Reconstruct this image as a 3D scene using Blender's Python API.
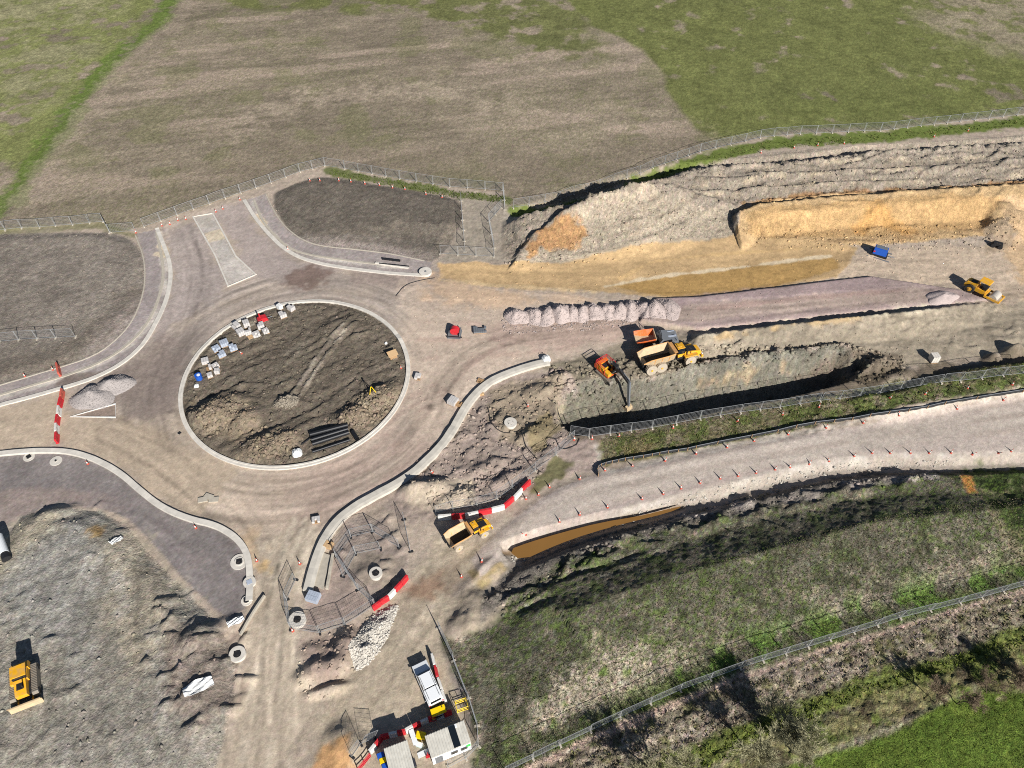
import bpy, math, random
import numpy as np
from mathutils import Vector, Matrix
random.seed(7); rng = np.random.default_rng(7)
for o in list(bpy.data.objects): bpy.data.objects.remove(o)
S = bpy.context.scene
COL = S.collection
# ------------------------------------------------------------------ camera, sky, sun, exposure
F_PX, PITCH, HC = 760.0, math.radians(48.6), 90.0
cam = bpy.data.cameras.new('camera'); cam.sensor_fit = 'HORIZONTAL'; cam.sensor_width = 36.0
cam.lens = 36.0*F_PX/1024; cam.clip_start = 1; cam.clip_end = 6000
camo = bpy.data.objects.new('camera', cam); COL.objects.link(camo)
camo.location = (0, 0, HC); camo.rotation_euler = (math.radians(90)-PITCH, 0, 0)
S.camera = camo
SUN_EL, SH_AZ = math.radians(30.5), math.radians(-30)      # shadows fall towards -30 deg of +y
sdir = Vector((-math.sin(SH_AZ)*math.cos(SUN_EL), -math.cos(SH_AZ)*math.cos(SUN_EL), math.sin(SUN_EL)))  # to the sun
W = bpy.data.worlds.new('World'); S.world = W; W.use_nodes = True
nt = W.node_tree; bg = nt.nodes['Background']
sky = nt.nodes.new('ShaderNodeTexSky'); sky.sky_type = 'NISHITA'; sky.sun_disc = False
sky.sun_elevation = SUN_EL; sky.sun_rotation = math.atan2(sdir.x, sdir.y)
sky.altitude = 100; sky.dust_density = 0.4; sky.air_density = 0.75
nt.links.new(sky.outputs[0], bg.inputs[0]); bg.inputs[1].default_value = 0.05
sl = bpy.data.lights.new('sun', 'SUN'); sl.energy = 5.0; sl.angle = math.radians(0.53); sl.color = (1, 0.965, 0.92)
so = bpy.data.objects.new('sun', sl); COL.objects.link(so); so.location = sdir*300
so.rotation_euler = sdir.to_track_quat('Z', 'Y').to_euler()
S.view_settings.view_transform = 'Standard'; S.view_settings.look = 'None'
S.render.engine = 'CYCLES'; S.cycles.use_denoising = False; S.cycles.filter_width = 1.05; S.cycles.use_adaptive_sampling = False; S.cycles.max_bounces = 4; S.cycles.diffuse_bounces = 2
S.view_settings.exposure = 0.48; S.view_settings.gamma = 1.0

# ------------------------------------------------------------------ helpers
CP, SP = math.cos(PITCH), math.sin(PITCH)
def G(x, y, z=0.0):                                        # survey: picture point -> site plan at level z
    dx, dy = x-512, 384-y
    w = (dx, dy*SP+F_PX*CP, dy*CP-F_PX*SP); t = (HC-z)/-w[2]
    return (w[0]*t, w[1]*t)
def PL(pts, z=0.0):
    return np.array([G(p[0], p[1], p[2] if len(p) > 2 else z) for p in pts])
def lin(c):
    c = np.asarray(c, float)/255
    return np.where(c <= .04045, c/12.92, ((c+.055)/1.055)**2.4)
KALB = 0.87
def A(c):                                                  # albedo from a surface colour seen in full light
    l = lin(c)*KALB; g = float(l@[.3, .55, .15]); sat = (max(c)-min(c))/max(c); k = .84 if sat < .3 else .94
    return (g+(l-g)*k)*np.array([1.0, .995, .985])
def sm(t): t = np.clip(t, 0, 1); return t*t*(3-2*t)
_tab = {}
def vn(x, y, sc, seed=0):
    if seed not in _tab: _tab[seed] = np.random.default_rng(1000+seed).random((256, 256)).astype(np.float32)
    T = _tab[seed]; u = x/sc; v = y/sc
    iu = np.floor(u).astype(np.int32); iv = np.floor(v).astype(np.int32)
    fu = (u-iu).astype(np.float32); fv = (v-iv).astype(np.float32); fu = fu*fu*(3-2*fu); fv = fv*fv*(3-2*fv)
    a, b = iu & 255, iv & 255; a1, b1 = (a+1) & 255, (b+1) & 255
    return (T[a, b]*(1-fu)+T[a1, b]*fu)*(1-fv)+(T[a, b1]*(1-fu)+T[a1, b1]*fu)*fv-0.5
def fbm(x, y, sc, oc=4, seed=0, gain=.55):
    r = 0; a = 1.0
    for i in range(oc):
        cs, sn = math.cos(i*1.1), math.sin(i*1.1)
        r = r+a*vn(x*cs-y*sn+17.3*i, x*sn+y*cs-9.1*i, sc, seed+i); sc *= .5; a *= gain
    return r
# ------------------------------------------------------------------ terrain grid
xs = np.arange(-172, 172.1, 0.26); ys = np.concatenate([np.arange(12, 112, .25), np.arange(112, 245, .38)])
NX, NY = len(xs), len(ys)
X, Y = np.meshgrid(xs.astype(np.float32), ys.astype(np.float32))      # [NY,NX]
N1 = fbm(X, Y, 14, 4, 1); N2 = fbm(X, Y, 3.2, 4, 20); N3 = fbm(X, Y, 0.9, 2, 40); N0 = fbm(X, Y, 45, 3, 60)
Z = (0.15*N1+0.05*N2).astype(np.float32)
C = np.zeros((NY, NX, 3), np.float32); ZONE = np.zeros((NY, NX), np.uint8); ROUGH = np.zeros((NY, NX), np.float32)
def box_of(p, m):
    i0 = max(np.searchsorted(xs, p[:, 0].min()-m)-1, 0); i1 = min(np.searchsorted(xs, p[:, 0].max()+m)+1, NX)
    j0 = max(np.searchsorted(ys, p[:, 1].min()-m)-1, 0); j1 = min(np.searchsorted(ys, p[:, 1].max()+m)+1, NY)
    return (slice(j0, j1), slice(i0, i1))
def dline(p, sl, closed=False, vals=None):
    """distance to a polyline, side (+ left of travel), interpolated per-vertex value, arc length"""
    x, y = X[sl], Y[sl]; best = np.full(x.shape, 1e9, np.float32); side = np.zeros(x.shape, np.float32)
    val = np.zeros(x.shape, np.float32); arc = np.zeros(x.shape, np.float32); s0 = 0.0
    n = len(p)
    for i in range(n if closed else n-1):
        a, b = p[i], p[(i+1) % n]; ab = b-a; L2 = float(ab@ab)+1e-9; L = math.sqrt(L2)
        t = np.clip(((x-a[0])*ab[0]+(y-a[1])*ab[1])/L2, 0, 1)
        d = (x-a[0]-t*ab[0])**2+(y-a[1]-t*ab[1])**2
        m = d < best; best[m] = d[m]
        cr = ab[0]*(y-a[1])-ab[1]*(x-a[0]); side[m] = np.sign(cr)[m]
        if vals is not None: val[m] = (vals[i]+(vals[(i+1) % n]-vals[i])*t)[m]
        arc[m] = (s0+L*t)[m]; s0 += L
    return np.sqrt(best), side, val, arc
def inside(p, sl):
    x, y = X[sl], Y[sl]; c = np.zeros(x.shape, bool); n = len(p)
    for i in range(n):
        x1, y1 = p[i]; x2, y2 = p[(i+1) % n]
        if y1 == y2: continue
        c ^= ((y1 > y) != (y2 > y)) & (x < (x2-x1)*(y-y1)/(y2-y1)+x1)
    return c
def sdist(p, m=3.0):
    sl = box_of(p, m); d = dline(p, sl, True)[0]
    return sl, np.where(inside(p, sl), d, -d)
def smooth(p, n=3, closed=False):
    p = np.asarray(p, float)
    for _ in range(n):
        q = []; L = len(p)
        if not closed: q.append(p[0])
        for i in range(L if closed else L-1):
            a, b = p[i], p[(i+1) % L]; q += [a*.75+b*.25, a*.25+b*.75]
        if not closed: q.append(p[-1])
        p = np.array(q)
    return p
ZN = {}
def paint(px, col, soft=.5, warp=.5, amt=1.0, zone=None, z=0.0, var=.16, sub=0, rough=None, world=False):
    p = np.asarray(px, float) if world else PL(px, z)
    if sub: p = smooth(p, sub, True)
    sl, d = sdist(p, soft+warp+1)
    dd = d+warp*(1.2*N2[sl]+.8*N3[sl])
    m = (sm(dd/soft+.5)*amt)[..., None]
    c = A(col)[None, None, :]*(1+var*(1.4*N2[sl]+.8*N3[sl]))[..., None]
    C[sl] = C[sl]*(1-m)+c*m
    if zone:
        ZN.setdefault(zone, len(ZN)+1); q = ZONE[sl]; q[d > 0] = ZN[zone]
    if rough is not None:
        q = ROUGH[sl]; ROUGH[sl] = q*(1-m[..., 0])+rough*m[..., 0]
    return sl, d
def stroke(px, col, w, soft=.4, warp=.25, amt=1.0, var=.12, z=0.0, world=False, breakup=0.0):
    p = np.asarray(px, float) if world else PL(px, z)
    sl = box_of(p, w+soft+warp+1); d = w/2-dline(p, sl)[0]
    m = sm((d+warp*(1.2*N2[sl]+.8*N3[sl]))/soft+.5)*amt
    if breakup: m = m*sm(.5+breakup*N2[sl]*2.2)
    m = m[..., None]
    C[sl] = C[sl]*(1-m)+A(col)[None, None, :]*(1+var*(1.4*N2[sl]+N3[sl]))[..., None]*m
def bump(px, py, rx, ry, rot, h, base_z=0, power=1.0):
    x0, y0 = G(px, py, base_z); sl = box_of(np.array([[x0, y0]]), max(rx, ry)*1.6)
    dx, dy = X[sl]-x0, Y[sl]-y0; c, s = math.cos(math.radians(rot)), math.sin(math.radians(rot))
    u, v = (dx*c+dy*s)/rx, (-dx*s+dy*c)/ry
    r = np.sqrt(u*u+v*v)+.35*N2[sl]
    Z[sl] += h*sm(1.15-r)**power
# ---------------- base ground colours
FENCE_N = [(-60, 240), (5, 230), (56, 226), (104, 222), (112, 233), (144, 227), (256, 188), (300, 172), (325, 166), (345, 169), (400, 179),
           (450, 187), (505, 193), (513, 206), (560, 199), (600, 187), (640, 173), (700, 151), (760, 137), (800, 133), (880, 131), (960, 121), (1070, 109)]
C[:] = A((176, 160, 143))*(1+.12*N1+.12*N2+.10*N3)[..., None]
ZN['working_ground'] = 1; ZONE[:] = 1
nx = PL(FENCE_N)
farpoly = np.vstack([nx, [[175, nx[-1][1]], [175, 260], [-175, 260], [-175, nx[0][1]]]])
paint(farpoly, (144, 130, 109), soft=.6, warp=.5, zone='field', world=True, var=.18, rough=.2)
# the arable field: faint combing along the drilling direction, pale stubble streaks, weeds
sl, dfield = sdist(farpoly, 1); fm = sm(dfield/1.5)
cx, sx = math.cos(math.radians(12)), math.sin(math.radians(12))
U = (X*cx+Y*sx)[sl]; V = (-X*sx+Y*cx)[sl]
comb = vn(U, V*9, 14, 70)+.6*vn(U, V*26, 9, 71); big = fbm(U*.5, V*1.6, 26, 4, 73)
f = (.24*comb+.34*big)*fm
C[sl] *= (1+f)[..., None]
tan = sm((fbm(U*.35, V*2.2, 12, 3, 75)-.12)*4)*fm*.75
C[sl] = C[sl]*(1-tan[..., None])+A((172, 152, 132))*tan[..., None]
gr = sm((fbm(X, Y, 9, 5, 80)[sl]+.25*vn(U, V*9, 6, 84)-.12)*4)*fm*.38
C[sl] = C[sl]*(1-gr[..., None])+A((116, 118, 74))*gr[..., None]
def green(px, col, amt=1, soft=9, warp=6, sub=1, thr=-.1):
    p = smooth(PL(px), sub, True); sl, d = sdist(p, 14)
    m = sm((d+warp*1.6*N1[sl])/soft+.5)*amt*sm((fbm(X[sl], Y[sl], 5, 5, 90)-thr)*2.6+.25)
    C[sl] = C[sl]*(1-m[..., None])+(A(col)*(1+.3*N2[sl]+.3*N3[sl])[..., None])*m[..., None]
green([(-60, -40), (185, -40), (150, 20), (75, 100), (0, 215), (-60, 235)], (126, 132, 74), .9, 3, 3, thr=-.4)
green([(-60, -40), (100, -30), (110, 30), (60, 90), (-20, 150)], (158, 148, 116), .6, 20, 12)
stroke([(175, -10), (160, 22), (128, 50), (95, 80), (60, 130), (30, 170), (0, 214), (-40, 250)], (98, 118, 48), 5, 3, 2.5, .95)
stroke([(200, -20), (182, 20), (150, 40), (115, 75), (80, 120), (45, 170), (5, 222)], (164, 146, 126), 4, 4, 3, .5)
green([(575, 20), (640, 45), (672, 92), (700, 142), (760, 134), (880, 128), (1060, 112), (1080, -40), (560, -40)], (112, 116, 66), 1, 2.2, 1.6, thr=-.6)
green([(700, 142), (820, 130), (1060, 110), (1060, 70), (860, 95), (720, 120)], (108, 114, 62), .7, 12, 6, thr=-.3)
green([(160, -40), (580, -40), (600, 30), (560, 50), (480, 36), (380, 14), (170, 4)], (108, 112, 62), .9, 5, 5, thr=-.3)
green([(460, 30), (600, 28), (600, 60), (520, 66)], (106, 108, 66), .7, 10, 8)
green([(905, -30), (1060, -30), (1060, 60), (980, 55), (930, 20)], (160, 144, 122), .8, 14, 10, thr=-.3)
green([(0, 215), (110, 222), (130, 210), (40, 190)], (164, 148, 128), .6, 8, 5)
stroke([(230, 128), (300, 100), (420, 90), (520, 110)], (176, 158, 136), 5, 6, 5, .5)
stroke([(60, 215), (160, 205), (240, 170), (320, 150), (500, 172), (600, 165), (690, 138)], (136, 122, 102), 9, 9, 5, .55)
# grass verge under the long fence
stroke([(330, 171), (400, 184), (450, 193), (505, 200)], (92, 104, 50), 2.6, 1, 1.0, .85)
stroke([(515, 214), (560, 206), (600, 195), (640, 180), (700, 160), (760, 146), (800, 140), (880, 137), (960, 129), (1070, 116)], (96, 112, 44), 4.2, 1.4, 1.2, .95)
stroke([(0, 232), (100, 226), (135, 236)], (110, 112, 64), 2, 1, .9, .7)
# ---------------- soil plots beside the northern arm
PLOT_W = [(-60, 240), (0, 234), (110, 232), (134, 240), (144, 258), (145, 272), (143, 293), (134, 318), (118, 338), (92, 357), (58, 368), (0, 386), (-60, 402)]
paint(PLOT_W, (132, 122, 110), soft=.5, warp=.35, zone='soil_plot', sub=1, rough=.25)
stroke([(30, 250), (110, 255), (120, 300), (60, 330)], (148, 137, 124), 12, 9, 4, .6)
stroke([(0, 372), (60, 356), (115, 328), (136, 298)], (112, 102, 90), 5, 4, 2, .8)
PLOT_E = [(268, 196), (300, 182), (325, 176), (400, 188), (462, 199), (463, 225), (438, 262), (420, 260), (382, 252), (325, 247), (303, 241), (286, 229)]
paint(PLOT_E, (113, 104, 92), soft=.5, warp=.35, zone='soil_plot', sub=1, rough=.3)
stroke([(330, 240), (400, 232), (455, 235)], (138, 126, 110), 5, 3, 2, .6)
paint([(463, 199), (503, 200), (512, 225), (507, 262), (438, 262), (462, 228)], (160, 149, 133), soft=.8, warp=.7, zone='working_ground', rough=.4)
# ---------------- carriageway under construction
RC = np.array(G(296.5, 376.8)); RI = 17.65
CW = [(163, 226), (200, 212), (243, 200), (262, 230), (295, 257), (350, 270), (420, 277), (440, 281), (520, 292), (640, 300), (680, 315), (650, 335), (590, 352), (545, 361),
      (487, 381), (460, 410), (435, 450), (400, 479), (348, 506), (318, 542), (303, 590), (300, 640), (320, 700), (260, 790), (200, 800), (225, 740), (240, 660),
      (256, 600), (252, 555), (235, 532), (190, 516), (145, 490), (105, 460), (60, 447), (0, 451), (-60, 458), (-60, 422), (0, 407), (67, 389), (120, 367), (152, 335), (173, 280), (172, 262)]
paint(CW, (180, 163, 147), soft=.3, warp=.1, zone='road')
sl = box_of(RC[None, :], 36); dx, dy = X[sl]-RC[0], Y[sl]-RC[1]; rr = np.hypot(dx, dy); th = np.arctan2(dy, dx)
def ring(a0, a1, col, amt, r0=18, r1=33, fade=.35):
    t = (th-math.radians(a0)) % (2*math.pi); w = math.radians(a1-a0) % (2*math.pi)
    m = sm(t/fade)*sm((w-t)/fade)*(t < w)*sm((rr-r0)/1.5+.5)*sm((r1-rr)/5)*amt
    m = m*np.clip(.75+1.0*vn(th*20, rr*5, 4, 101)+.5*N2[sl], 0, 1)
    C[sl] = C[sl]*(1-m[..., None])+A(col)*(1+.12*N3[sl])[..., None]*m[..., None]
ring(30, 215, (156, 143, 134), .9, r1=38)
ring(135, 205, (134, 122, 115), .8, r0=17, r1=27)
ring(250, 345, (177, 154, 140), .85, r1=31)
ring(190, 290, (178, 160, 140), .7, r1=34)
streak = (vn(th*14, rr*7, 5, 103)+.6*vn(th*20, rr*16, 5, 104))*sm((rr-17)/2)*sm((34-rr)/5)
C[sl] *= (1+.55*streak)[..., None]
dark = sm((vn(th*9, rr*6, 4, 105)-.1)*4)*sm((rr-18)/1)*sm((31-rr)/5)*(.25+.5*sm(np.cos(th-math.radians(150))))
C[sl] *= (1-.20*dark)[..., None]
paint([(165, 230), (195, 217), (216, 258), (229, 287), (200, 310), (150, 345), (172, 285)], (160, 147, 142), 2, 1.5, .85)
paint([(212, 213), (243, 201), (262, 230), (295, 258), (340, 270), (300, 290), (258, 275)], (162, 148, 143), 2, 1.5, .85)
paint([(278, 275), (312, 262), (335, 272), (318, 290), (285, 288)], (114, 92, 82), 2.2, 2, .8)
paint([(345, 268), (420, 277), (405, 290), (350, 282)], (146, 128, 120), 1.5, 1, .6)
# west arm, south arm
paint([(-60, 425), (0, 408), (67, 391), (70, 400), (62, 412), (120, 417), (180, 440), (240, 470), (200, 515), (145, 488), (105, 458), (60, 446), (-60, 456)], (176, 157, 135), 1.5, 1.2, .85)
paint([(95, 380), (140, 356), (165, 330), (178, 360), (180, 420), (130, 415), (115, 400)], (128, 114, 107), 2, 1.5, .8)
paint([(255, 540), (330, 530), (304, 590), (300, 640), (330, 720), (260, 800), (205, 800), (240, 680), (258, 600)], (184, 168, 147), 2, 1.4, .85)
for k, o in enumerate((-16, -9, 2, 9, 17, 24)):
    stroke([(300+o*.6, 520), (281+o*.7, 580), (272+o, 640), (262+o*1.3, 700), (252+o*1.5, 790)], [(158, 142, 124), (194, 180, 160)][k % 2], .7, .5, .5, .55, breakup=1.2)
paint([(220, 540), (255, 530), (270, 560), (258, 570)], (182, 156, 124), 2, 2, .6)
paint([(258, 561), (272, 561), (271, 572), (257, 572)], (190, 155, 95), .8, .8, .6)
# east arm
paint([(400, 285), (440, 283), (560, 294), (700, 300), (680, 330), (590, 352), (500, 372), (440, 440), (405, 430), (412, 350)], (187, 167, 149), 2.5, 2, .8)
paint([(430, 270), (470, 282), (540, 300), (470, 310), (420, 300)], (190, 160, 130), 3, 2, .6)
for k in range(9):
    y0 = 300+k*6
    stroke([(420, y0+10), (520, y0+14-k), (640, y0+4-k*2), (780, y0-12-k), (900, y0-30)], [(168, 148, 132), (196, 176, 158), (170, 140, 126)][k % 3], .8, .8, .6, .45, breakup=1.4)
paint([(480, 325), (560, 312), (660, 318), (640, 336), (570, 350), (500, 345)], (178, 150, 138), 2, 1.5, .6)
for k in range(7):
    stroke([(395-k*3, 445-k*5), (440+k*2, 400-k*4), (470+k*6, 360-k*3), (540+k*6, 335-k*2)], [(160, 134, 122), (192, 172, 154)][k % 2], .9, .7, .5, .5, breakup=1.3)
# eastern working floor
paint([(640, 300), (740, 232), (850, 248), (1060, 240), (1060, 350), (960, 360), (880, 372), (850, 352), (700, 366), (640, 350)], (174, 158, 140), 2, 1.5, zone='working_ground')
paint([(820, 262), (870, 250), (960, 243), (1060, 250), (1060, 300), (1000, 302), (950, 288), (870, 276), (835, 280)], (196, 175, 150), 2.5, 2, .9)
# spoil bund beside the top fence, in its own soils
paint([(504, 230), (515, 216), (560, 206), (640, 181), (700, 163), (780, 152), (880, 145), (1070, 132), (1070, 182), (950, 188), (850, 196), (740, 208), (735, 236), (640, 246), (560, 262), (505, 262)],
      (158, 145, 127), soft=.8, warp=.6, zone='spoil_bund', rough=.5)
stroke([(520, 235), (580, 212), (650, 196), (720, 188), (800, 180), (1060, 164)], (130, 118, 102), 7, 4, 2, .6, breakup=1, z=2.5)
for k in range(6):
    stroke([(640, 190+k*3), (760, 168+k*4.5), (880, 160+k*4.2), (1060, 150+k*4.2)], [(196, 178, 148), (138, 125, 108)][k % 2], 1.0, .9, .8, .7, breakup=1.2, z=2.2)
paint([(512, 255), (560, 232), (600, 212), (650, 202), (722, 208), (738, 220), (735, 240), (690, 243), (620, 253), (560, 261)], (174, 159, 136), 1.5, 1.6, .95, rough=.25, z=1.8)
paint([(524, 243), (540, 230), (575, 227), (588, 236), (565, 245), (530, 252)], (172, 130, 84), 1, 1.4, .9, z=1.5)
# orange cut face and ochre strip
paint([(738, 210), (760, 203), (850, 196), (950, 188), (1070, 180), (1070, 300), (1012, 235), (960, 238), (880, 245), (800, 247), (735, 240)], (202, 170, 124), soft=.7, warp=.7, zone='cutting_face', rough=.55)
paint([(745, 222), (800, 215), (930, 205), (1000, 208), (985, 228), (900, 236), (800, 238), (745, 240)], (192, 156, 106), 1, 1, .9)
stroke([(860, 230), (875, 215), (890, 225), (905, 232)], (200, 150, 82), 3, 2, 1.5, .6)
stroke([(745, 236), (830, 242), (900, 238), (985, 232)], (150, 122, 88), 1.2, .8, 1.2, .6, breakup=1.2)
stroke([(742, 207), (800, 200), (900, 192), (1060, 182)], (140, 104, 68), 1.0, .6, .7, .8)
paint([(1000, 210), (1070, 200), (1070, 330), (1030, 300), (1005, 250)], (196, 166, 128), 2, 2, .8)
paint([(985, 232), (1005, 224), (1012, 245), (985, 255)], (160, 140, 115), 1, 1, .8)
SAND = [(438, 263), (470, 262), (507, 264), (560, 263), (640, 249), (735, 236), (800, 240), (860, 247), (850, 262), (835, 277), (760, 291), (690, 298), (640, 296), (560, 289), (500, 287), (440, 279)]
paint(SAND, (196, 165, 120), soft=.6, warp=.5, zone='sand_strip', rough=.25)
paint([(610, 285), (680, 273), (760, 263), (835, 257), (838, 268), (770, 289), (695, 297), (640, 293)], (176, 141, 84), .7, .5, .95)
stroke([(440, 280), (520, 287), (600, 292)], (206, 180, 138), 1, .7, .5, .7)
stroke([(605, 286), (660, 276), (760, 264), (832, 255)], (216, 196, 160), .8, .5, .4, .9)
stroke([(620, 278), (650, 262), (700, 255), (800, 248)], (206, 172, 120), .6, .5, .4, .8)
paint([(430, 268), (470, 288), (540, 296), (640, 299), (560, 303), (470, 300)], (188, 160, 132), 1.5, 1.5, .7)
# pink crushed-stone platform
PINK = [(655, 300), (700, 298), (800, 286), (870, 278), (958, 291), (988, 302), (940, 307), (860, 314), (760, 325), (700, 331), (640, 322)]
paint(PINK, (172, 150, 143), soft=.5, warp=.4, zone='stone_platform', rough=.1)
stroke([(680, 305), (780, 293), (880, 285)], (164, 142, 140), 3.5, 1.5, .8, .7)
stroke([(660, 318), (780, 308), (920, 297)], (188, 166, 148), 3.5, 1.5, 1, .7)
stroke([(700, 312), (800, 301), (900, 293)], (180, 146, 134), 1, .8, .5, .5)
# grey-green strip of clay south of it
paint([(600, 350), (650, 335), (700, 335), (860, 318), (985, 306), (1060, 300), (1060, 350), (1000, 356), (960, 358), (880, 375), (840, 350), (760, 358), (700, 370), (560, 395), (545, 368)], (156, 144, 124), 1.2, 1, zone='working_ground', rough=.35)
stroke([(700, 338), (780, 329), (860, 320), (960, 311)], (188, 178, 154), 2.0, 1, 1.0, .9, breakup=1.2)
stroke([(720, 343), (760, 338), (800, 332), (850, 326)], (196, 164, 112), 1.2, .8, 1, .6, breakup=1.5)
for k in range(7):
    stroke([(690, 352+k*2), (800, 336+k*3), (900, 324+k*4), (1060, 304+k*6)], [(172, 158, 136), (136, 126, 110)][k % 2], .8, .7, .5, .55, breakup=1.4)
paint([(545, 366), (600, 354), (650, 352), (690, 362), (640, 376), (590, 374), (560, 392)], (120, 112, 94), 1.5, 1.2, .8, rough=.8)
# ---------------- basin
TRN = [(556, 398), (572, 384), (600, 378), (650, 378), (700, 366), (760, 357), (838, 348), (852, 356)]
TRS = [(560, 425), (575, 435), (620, 431), (660, 424), (720, 411), (790, 397), (850, 382), (870, 368)]
paint(TRN+TRS[::-1], (122, 117, 102), soft=.6, warp=.5, zone='basin', rough=.9)
paint([(560, 396), (600, 382), (640, 384), (650, 420), (600, 428), (566, 420)], (114, 109, 93), 1.2, 1.2, .8)
stroke([(690, 372), (760, 362), (840, 353)], (150, 144, 127), 1.6, 1.2, 1, .6, breakup=1)
stroke([(700, 376), (745, 368), (790, 362)], (168, 140, 100), .7, .8, 1.1, .4, breakup=1.8)
paint([(800, 366), (850, 350), (900, 356), (905, 375), (860, 384)], (118, 106, 90), 1.2, 1.2, .9, rough=1.0)
paint([(545, 395), (560, 388), (562, 430), (545, 440)], (180, 166, 132), .8, .8, .7)
# spoil between S-kerb and basin
paint([(487, 390), (520, 375), (560, 370), (575, 385), (556, 400), (560, 430), (600, 438), (560, 470), (520, 500), (440, 515), (400, 520), (372, 505), (412, 482), (446, 450), (470, 410)], (156, 140, 129), 1, 1, zone='working_ground', rough=.8)
paint([(490, 392), (560, 374), (555, 420), (530, 445), (500, 440), (488, 420)], (144, 130, 108), 1.5, 1.2, .8)
paint([(523, 430), (548, 412), (562, 428), (535, 458)], (130, 118, 88), .8, .8, .85)
paint([(402, 490), (430, 480), (470, 482), (480, 500), (440, 512), (405, 505)], (172, 158, 138), 1, 1, .85)
paint([(330, 545), (352, 520), (390, 515), (410, 560), (400, 590), (372, 605), (345, 580)], (150, 135, 126), 1, 1, .85, rough=.7)
paint([(348, 560), (375, 548), (405, 562), (395, 590), (365, 590)], (140, 128, 114), 1, 1, .8)
paint([(306, 600), (340, 560), (372, 606), (340, 625), (296, 632)], (154, 136, 127), 1, .8, .85, rough=.4)
paint([(300, 640), (350, 628), (400, 600), (360, 660), (330, 690), (305, 680)], (152, 132, 120), 1.5, 1.2, .8, rough=.9)
# yard and ramp
paint([(372, 612), (410, 575), (440, 545), (480, 545), (500, 565), (455, 600), (445, 640), (470, 700), (480, 750), (440, 790), (300, 790), (318, 720), (340, 680)], (178, 163, 140), 2, 1.5, .9)
for k in range(8):
    stroke([(300+k*4, 790-k*8), (340+k*6, 720-k*8), (400+k*5, 660-k*8), (440+k*4, 600-k*6), (490+k*3, 545-k*4)], [(156, 140, 118), (192, 178, 156)][k % 2], .8, .7, .6, .5, breakup=1.4)
paint([(316, 748), (350, 736), (356, 790), (312, 790)], (182, 138, 88), 1.2, 1, .85)
paint([(400, 590), (440, 572), (450, 590), (420, 605)], (150, 112, 88), 1.2, 1, .6)
paint([(430, 575), (460, 560), (470, 590), (445, 600)], (136, 118, 100), 1.2, 1, .6)
paint([(450, 596), (478, 580), (505, 590), (500, 625), (465, 642), (446, 625)], (156, 143, 124), 1, 1, .85, rough=.8)
paint([(466, 570), (500, 557), (512, 566), (480, 585), (464, 588)], (150, 132, 88), 1, 1, .8, rough=.7)
paint([(440, 640), (452, 640), (478, 720), (476, 748), (462, 720)], (150, 138, 130), .6, .4, .9)
# verge strip between basin fence and haul road
VG = [(600, 438), (650, 427), (760, 406), (860, 389), (960, 371), (1070, 357), (1070, 388), (960, 401), (860, 419), (760, 437), (690, 450), (640, 459), (605, 464)]
paint([(560, 432), (600, 436), (612, 445), (618, 464), (560, 478), (530, 490), (548, 455)], (166, 148, 138), 1, 1, .9, zone='working_ground', rough=.7)
paint([(596, 446), (612, 440), (616, 455), (602, 462)], (196, 190, 178), .6, .8, .8)
paint(VG, (118, 111, 82), soft=1.2, warp=1.2, zone='verge', rough=.7)
stroke([(575, 436), (660, 423), (760, 404), (850, 386), (880, 380)], (112, 100, 84), 2.6, 1.2, .8, .9)
def mottle(px, cols, sc, thr, amt, seed, sub=1, soft=1.5):
    p = smooth(PL(px), sub, True); sl, d = sdist(p, 3); e = sm(d/soft+.5)
    for i, (c, t) in enumerate(zip(cols, thr)):
        m = sm((fbm(X[sl], Y[sl], sc, 4, seed+i*7)-t)*6)*amt*e
        C[sl] = C[sl]*(1-m[..., None])+(A(c)*(1+.35*N3[sl])[..., None])*m[..., None]
mottle(VG, [(94, 106, 52), (136, 124, 98), (80, 86, 48)], 1.6, (-.08, .12, .12), .85, 120)
paint([(620, 446), (645, 440), (655, 455), (625, 460)], (124, 112, 72), 1, 1, .6)
paint([(535, 480), (555, 455), (575, 462), (560, 480), (530, 492)], (96, 98, 52), .8, .8, .8)
stroke([(870, 380), (940, 372), (1060, 356)], (96, 86, 70), 3, 1.5, 1.2, .8)
# ---------------- haul road
HAUL = [(470, 560), (500, 532), (540, 500), (560, 488), (600, 474), (650, 464), (760, 443), (860, 426), (960, 408), (1070, 388), (1070, 448), (1000, 455), (920, 458), (880, 457), (820, 465), (740, 481),
        (680, 498), (620, 514), (560, 531), (510, 553), (480, 580)]
paint(HAUL, (192, 176, 163), soft=.5, warp=.3, zone='haul_road', var=.12)
stroke([(500, 540), (600, 493), (760, 460), (900, 436), (1060, 412)], (198, 184, 168), 4, 2, .8, .6)
for k in range(5):
    stroke([(490+k*5, 548-k*5), (600, 506-k*7), (760, 472-k*7), (900, 448-k*7), (1060, 424-k*7)], [(176, 158, 143), (200, 186, 170)][k % 2], .7, .6, .4, .5, breakup=1.2)
stroke([(505, 552), (560, 526), (620, 509), (700, 487), (780, 468)], (168, 150, 142), .9, .6, .4, .7)
stroke([(508, 556), (560, 534), (620, 517), (700, 496), (780, 476), (840, 464), (900, 460), (960, 460), (1060, 456)], (168, 157, 145), 2.4, .6, .4, .95)
stroke([(512, 553), (560, 532), (620, 515), (700, 494), (780, 474), (840, 462), (900, 457), (960, 457)], (188, 180, 169), .9, .5, .6, .8, breakup=.9)
stroke([(600, 474), (700, 452), (800, 433), (960, 406), (1060, 390)], (196, 186, 172), .8, .5, .5, .8)
stroke([(505, 552), (560, 533), (620, 518), (684, 504)], (128, 104, 74), .8, .5, .3, .8, z=-.4)
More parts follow.
